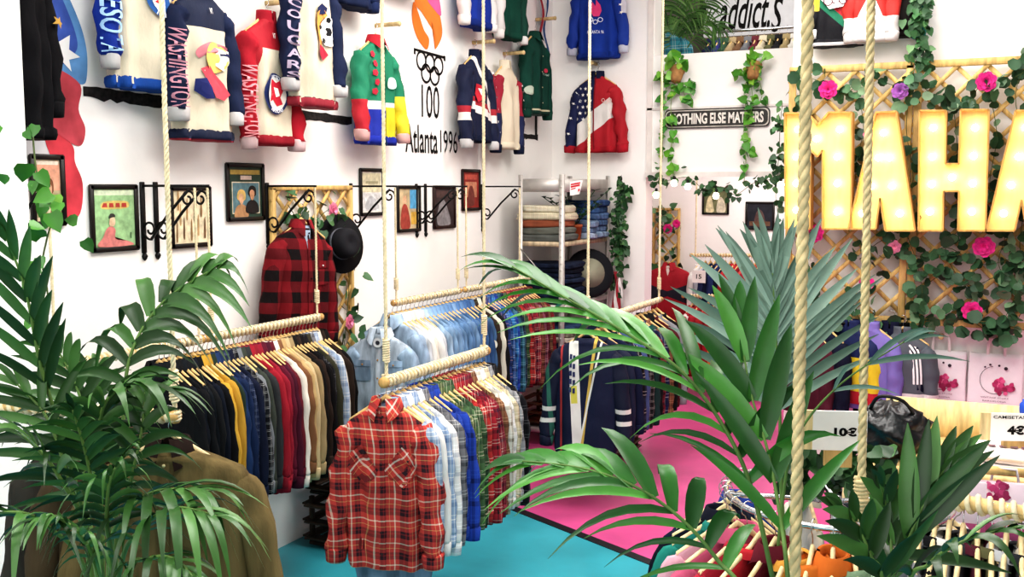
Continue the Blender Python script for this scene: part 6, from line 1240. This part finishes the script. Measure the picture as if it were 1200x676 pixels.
# ================================================================== PALMS
def P3(*l): return [PD(u, v, d) for u, v, d in l]
NC = (-CF * .8 + Zv * .6)
lb_ = PD(125, 700, 2.85); 
palm('kentia_palm', 'large dense kentia palm with arching leaves in front of the olive corduroy jacket', (lb_.x, lb_.y, 0), [
 (P3((135, 640, 2.85), (143, 520, 2.9), (152, 420, 2.95), (190, 355, 3.0), (255, 312, 3.0)), dict(L=.30, w=0.045, n=10, s0=.5, N=NC, droop=.7, a0=50)),
 (P3((105, 640, 2.8), (75, 520, 2.75), (48, 430, 2.7), (30, 340, 2.65), (8, 280, 2.6)), dict(L=.25, w=0.030, n=9, s0=.45, N=NC, droop=.2, a0=35, a1=12)),
 (P3((128, 640, 2.8), (120, 540, 2.75), (120, 480, 2.7), (150, 450, 2.7), (195, 455, 2.7)), dict(L=.26, w=0.030, n=13, s0=.35, N=(0, 0, 1), droop=.6)),
 (P3((130, 650, 2.7), (150, 600, 2.6), (185, 575, 2.55), (245, 575, 2.5)), dict(L=.27, w=0.026, n=10, s0=.3, N=(0, 0, 1), droop=.7)),
 (P3((140, 670, 2.6), (165, 620, 2.5), (205, 595, 2.45), (255, 605, 2.4)), dict(L=.27, w=0.024, n=10, s0=.3, N=(0, 0, 1), droop=.75)),
 (P3((110, 650, 2.7), (70, 560, 2.6), (25, 510, 2.55), (-30, 500, 2.5)), dict(L=.28, w=0.026, n=9, s0=.35, N=(0, 0, 1), droop=.5)),
 (P3((100, 670, 2.6), (60, 620, 2.5), (20, 600, 2.4), (-40, 610, 2.4)), dict(L=.27, w=0.023, n=9, s0=.3, N=(0, 0, 1), droop=.7)),
 (P3((120, 640, 2.9), (108, 540, 2.95), (92, 460, 3.0), (62, 400, 3.0)), dict(L=.24, w=0.029, n=10, s0=.4, N=NC, droop=.35)),
 (P3((135, 660, 2.75), (150, 580, 2.75), (165, 510, 2.75), (170, 460, 2.8)), dict(L=.27, w=0.029, n=9, s0=.35, N=NC, droop=.5)),
 (P3((105, 660, 2.75), (80, 560, 2.7), (55, 490, 2.7), (20, 450, 2.7)), dict(L=.27, w=0.027, n=8, s0=.35, N=NC, droop=.35)),
 (P3((130, 670, 2.55), (125, 610, 2.5), (130, 560, 2.45), (150, 530, 2.45)), dict(L=.2, w=0.023, n=12, s0=.3, N=(0, 0, 1), droop=.7)),
 (P3((120, 680, 2.5), (95, 630, 2.4), (65, 605, 2.35), (40, 610, 2.3)), dict(L=.17, w=0.020, n=11, s0=.25, N=(0, 0, 1), droop=.8)),
 (P3((145, 680, 2.5), (175, 655, 2.4), (205, 655, 2.35), (230, 680, 2.3)), dict(L=.16, w=0.018, n=11, s0=.2, N=(0, 0, 1), droop=.8)),
 (P3((112, 660, 2.95), (100, 570, 3.0), (98, 500, 3.05), (115, 440, 3.1)), dict(L=.27, w=0.029, n=8, s0=.35, N=NC, droop=.4)),
 (P3((118, 650, 2.7), (112, 590, 2.65), (100, 530, 2.6), (85, 480, 2.55)), dict(L=.2, w=0.024, n=11, s0=.3, N=NC, droop=.4)),
], KENTIA, .2, '#2e2a28')
cb = PD(935, 760, 2.15)
palm('kentia_palm', 'bright green kentia palm whose long leaves arch over the pink floor', (cb.x, cb.y + .25, 0), [
 (P3((908, 690, 2.2), (880, 570, 2.2), (845, 495, 2.2), (795, 432, 2.2), (730, 388, 2.22), (665, 350, 2.25), (600, 312, 2.3)), dict(L=.36, w=.046, n=15, s0=.25, N=(-.25, -.35, 1), droop=.42, m=KENTIA2, r=.006, a0=62, a1=12, lift=-.05, a2=.5, w2=.42, l2=.9)),
 (P3((880, 720, 2.0), (840, 655, 2.0), (795, 605, 2.0), (740, 568, 2.0), (680, 548, 2.02), (612, 540, 2.05)), dict(L=.235, w=.04, n=11, s0=.2, N=(-.3, -.6, .8), droop=.45, m=KENTIA2, r=.005, a0=62, a1=12, lift=.0, a2=.5, w2=.45, l2=1.1)),
 (P3((925, 700, 2.1), (915, 610, 2.15), (900, 530, 2.2), (880, 460, 2.25), (866, 380, 2.3)), dict(L=.31, w=.044, n=6, s0=.25, N=NC, droop=.2, m=KENTIA2, r=.006, a0=35, a1=8)),
], KENTIA2, .17, '#3a3532')
sb_ = PD(915, 600, 3.15)
palm('silver_palm', 'grey-green fan-like palm leaf standing upright before the trellis', (sb_.x, sb_.y, 0), [
 (P3((915, 560, 3.15), (914, 490, 3.15), (911, 430, 3.15), (908, 370, 3.15), (905, 320, 3.15)), dict(L=.40, w=.038, n=16, s0=.34, N=-CF + Zv * .1, droop=.15, m=KENTIA3, r=.007, a0=60, a1=10, lift=.02, Ltip=.6)),
 (P3((918, 580, 3.1), (935, 510, 3.05), (985, 450, 3.0), (1060, 400, 2.95)), dict(L=.26, w=.018, n=3, s0=.6, N=-CF + Zv * .1, droop=.3, m=KENTIA3, r=.006, a0=20, a1=5)),
], KENTIA3, .15, '#4a4038')
rb_ = PD(1045, 780, 1.9)
palm('kentia_palm', 'dark green kentia palm with broad pointed blades in the near corner', (rb_.x, rb_.y + .15, 0), [
 (P3((1040, 700, 1.9), (1062, 640, 1.9), (1085, 585, 1.9), (1110, 545, 1.92)), dict(L=.2, w=.034, n=7, s0=.15, N=NC, droop=.1, r=.006, a0=32, a1=6, lift=.05)),
 (P3((1035, 710, 1.85), (1020, 650, 1.85), (1000, 610, 1.85), (985, 595, 1.85)), dict(L=.13, w=.03, n=6, s0=.1, N=NC, droop=.25, r=.005, a0=45, a1=15)),
 (P3((1060, 715, 1.8), (1090, 660, 1.75), (1140, 630, 1.7), (1210, 615, 1.7)), dict(L=.15, w=.024, n=8, s0=.1, N=(0, 0, 1), droop=.6, r=.005, a0=45, a1=15)),
 (P3((1045, 710, 1.95), (1045, 650, 2.0), (1040, 600, 2.05), (1032, 570, 2.05)), dict(L=.13, w=.03, n=6, s0=.2, N=NC, droop=.2, r=.005, a0=40, a1=12)),
], KENTIA, .16, '#3a3532')
# ================================================================== LIGHT
def area(name, loc, size, power, col=(1, .97, .93), rot=(0, 0, 0), sy=None):
    l = bpy.data.lights.new(name, 'AREA'); l.energy = power; l.color = col; l.shape = 'RECTANGLE'; l.size = size; l.size_y = sy or size
    o = bpy.data.objects.new(name, l); C.objects.link(o); o.location = loc; o.rotation_euler = rot; return o
area('ceiling_light', (-1.2, 2.6, ZT - .1), 1.6, 112, sy=2.0); area('ceiling_light', (-2.3, 5.3, ZT - .1), 1.4, 112, sy=2.0); area('ceiling_light', (-1.2, 7.2, ZT - .1), 1.6, 60, sy=.8)
area('ceiling_light', (.8, 5.2, ZT - .1), 1.6, 82, sy=2.0); area('ceiling_light', (-2.0, -.6, ZT - .1), 2.2, 112, sy=1.6)
area('back_room_light', (-2.2, 10.8, 2.86), 1.6, 45, sy=1.2); area('upper_room_light', (-2.2, 10.0, ZT - .08), 1.6, 22, sy=.8)
area('front_area_light', (1.0, -2.8, 2.4), 5, 120, (1, .99, .98), (R_(80), 0, R_(8)), 3.2)  # broad area light behind the camera, aimed into the room; no window modelled there
w = bpy.data.worlds.new('world'); bpy.context.scene.world = w; w.use_nodes = True
w.node_tree.nodes['Background'].inputs[0].default_value = (1, .98, .96, 1); w.node_tree.nodes['Background'].inputs[1].default_value = .28
sc = bpy.context.scene
sc.view_settings.view_transform = 'Standard'; sc.view_settings.look = 'None'
try: sc.view_settings.look = 'Medium High Contrast'
except Exception: pass
sc.view_settings.exposure = -.06; sc.view_settings.gamma = 1
sc.cycles.max_bounces = 8; sc.cycles.diffuse_bounces = 4; sc.cycles.use_denoising = True; sc.cycles.sample_clamp_indirect = 6
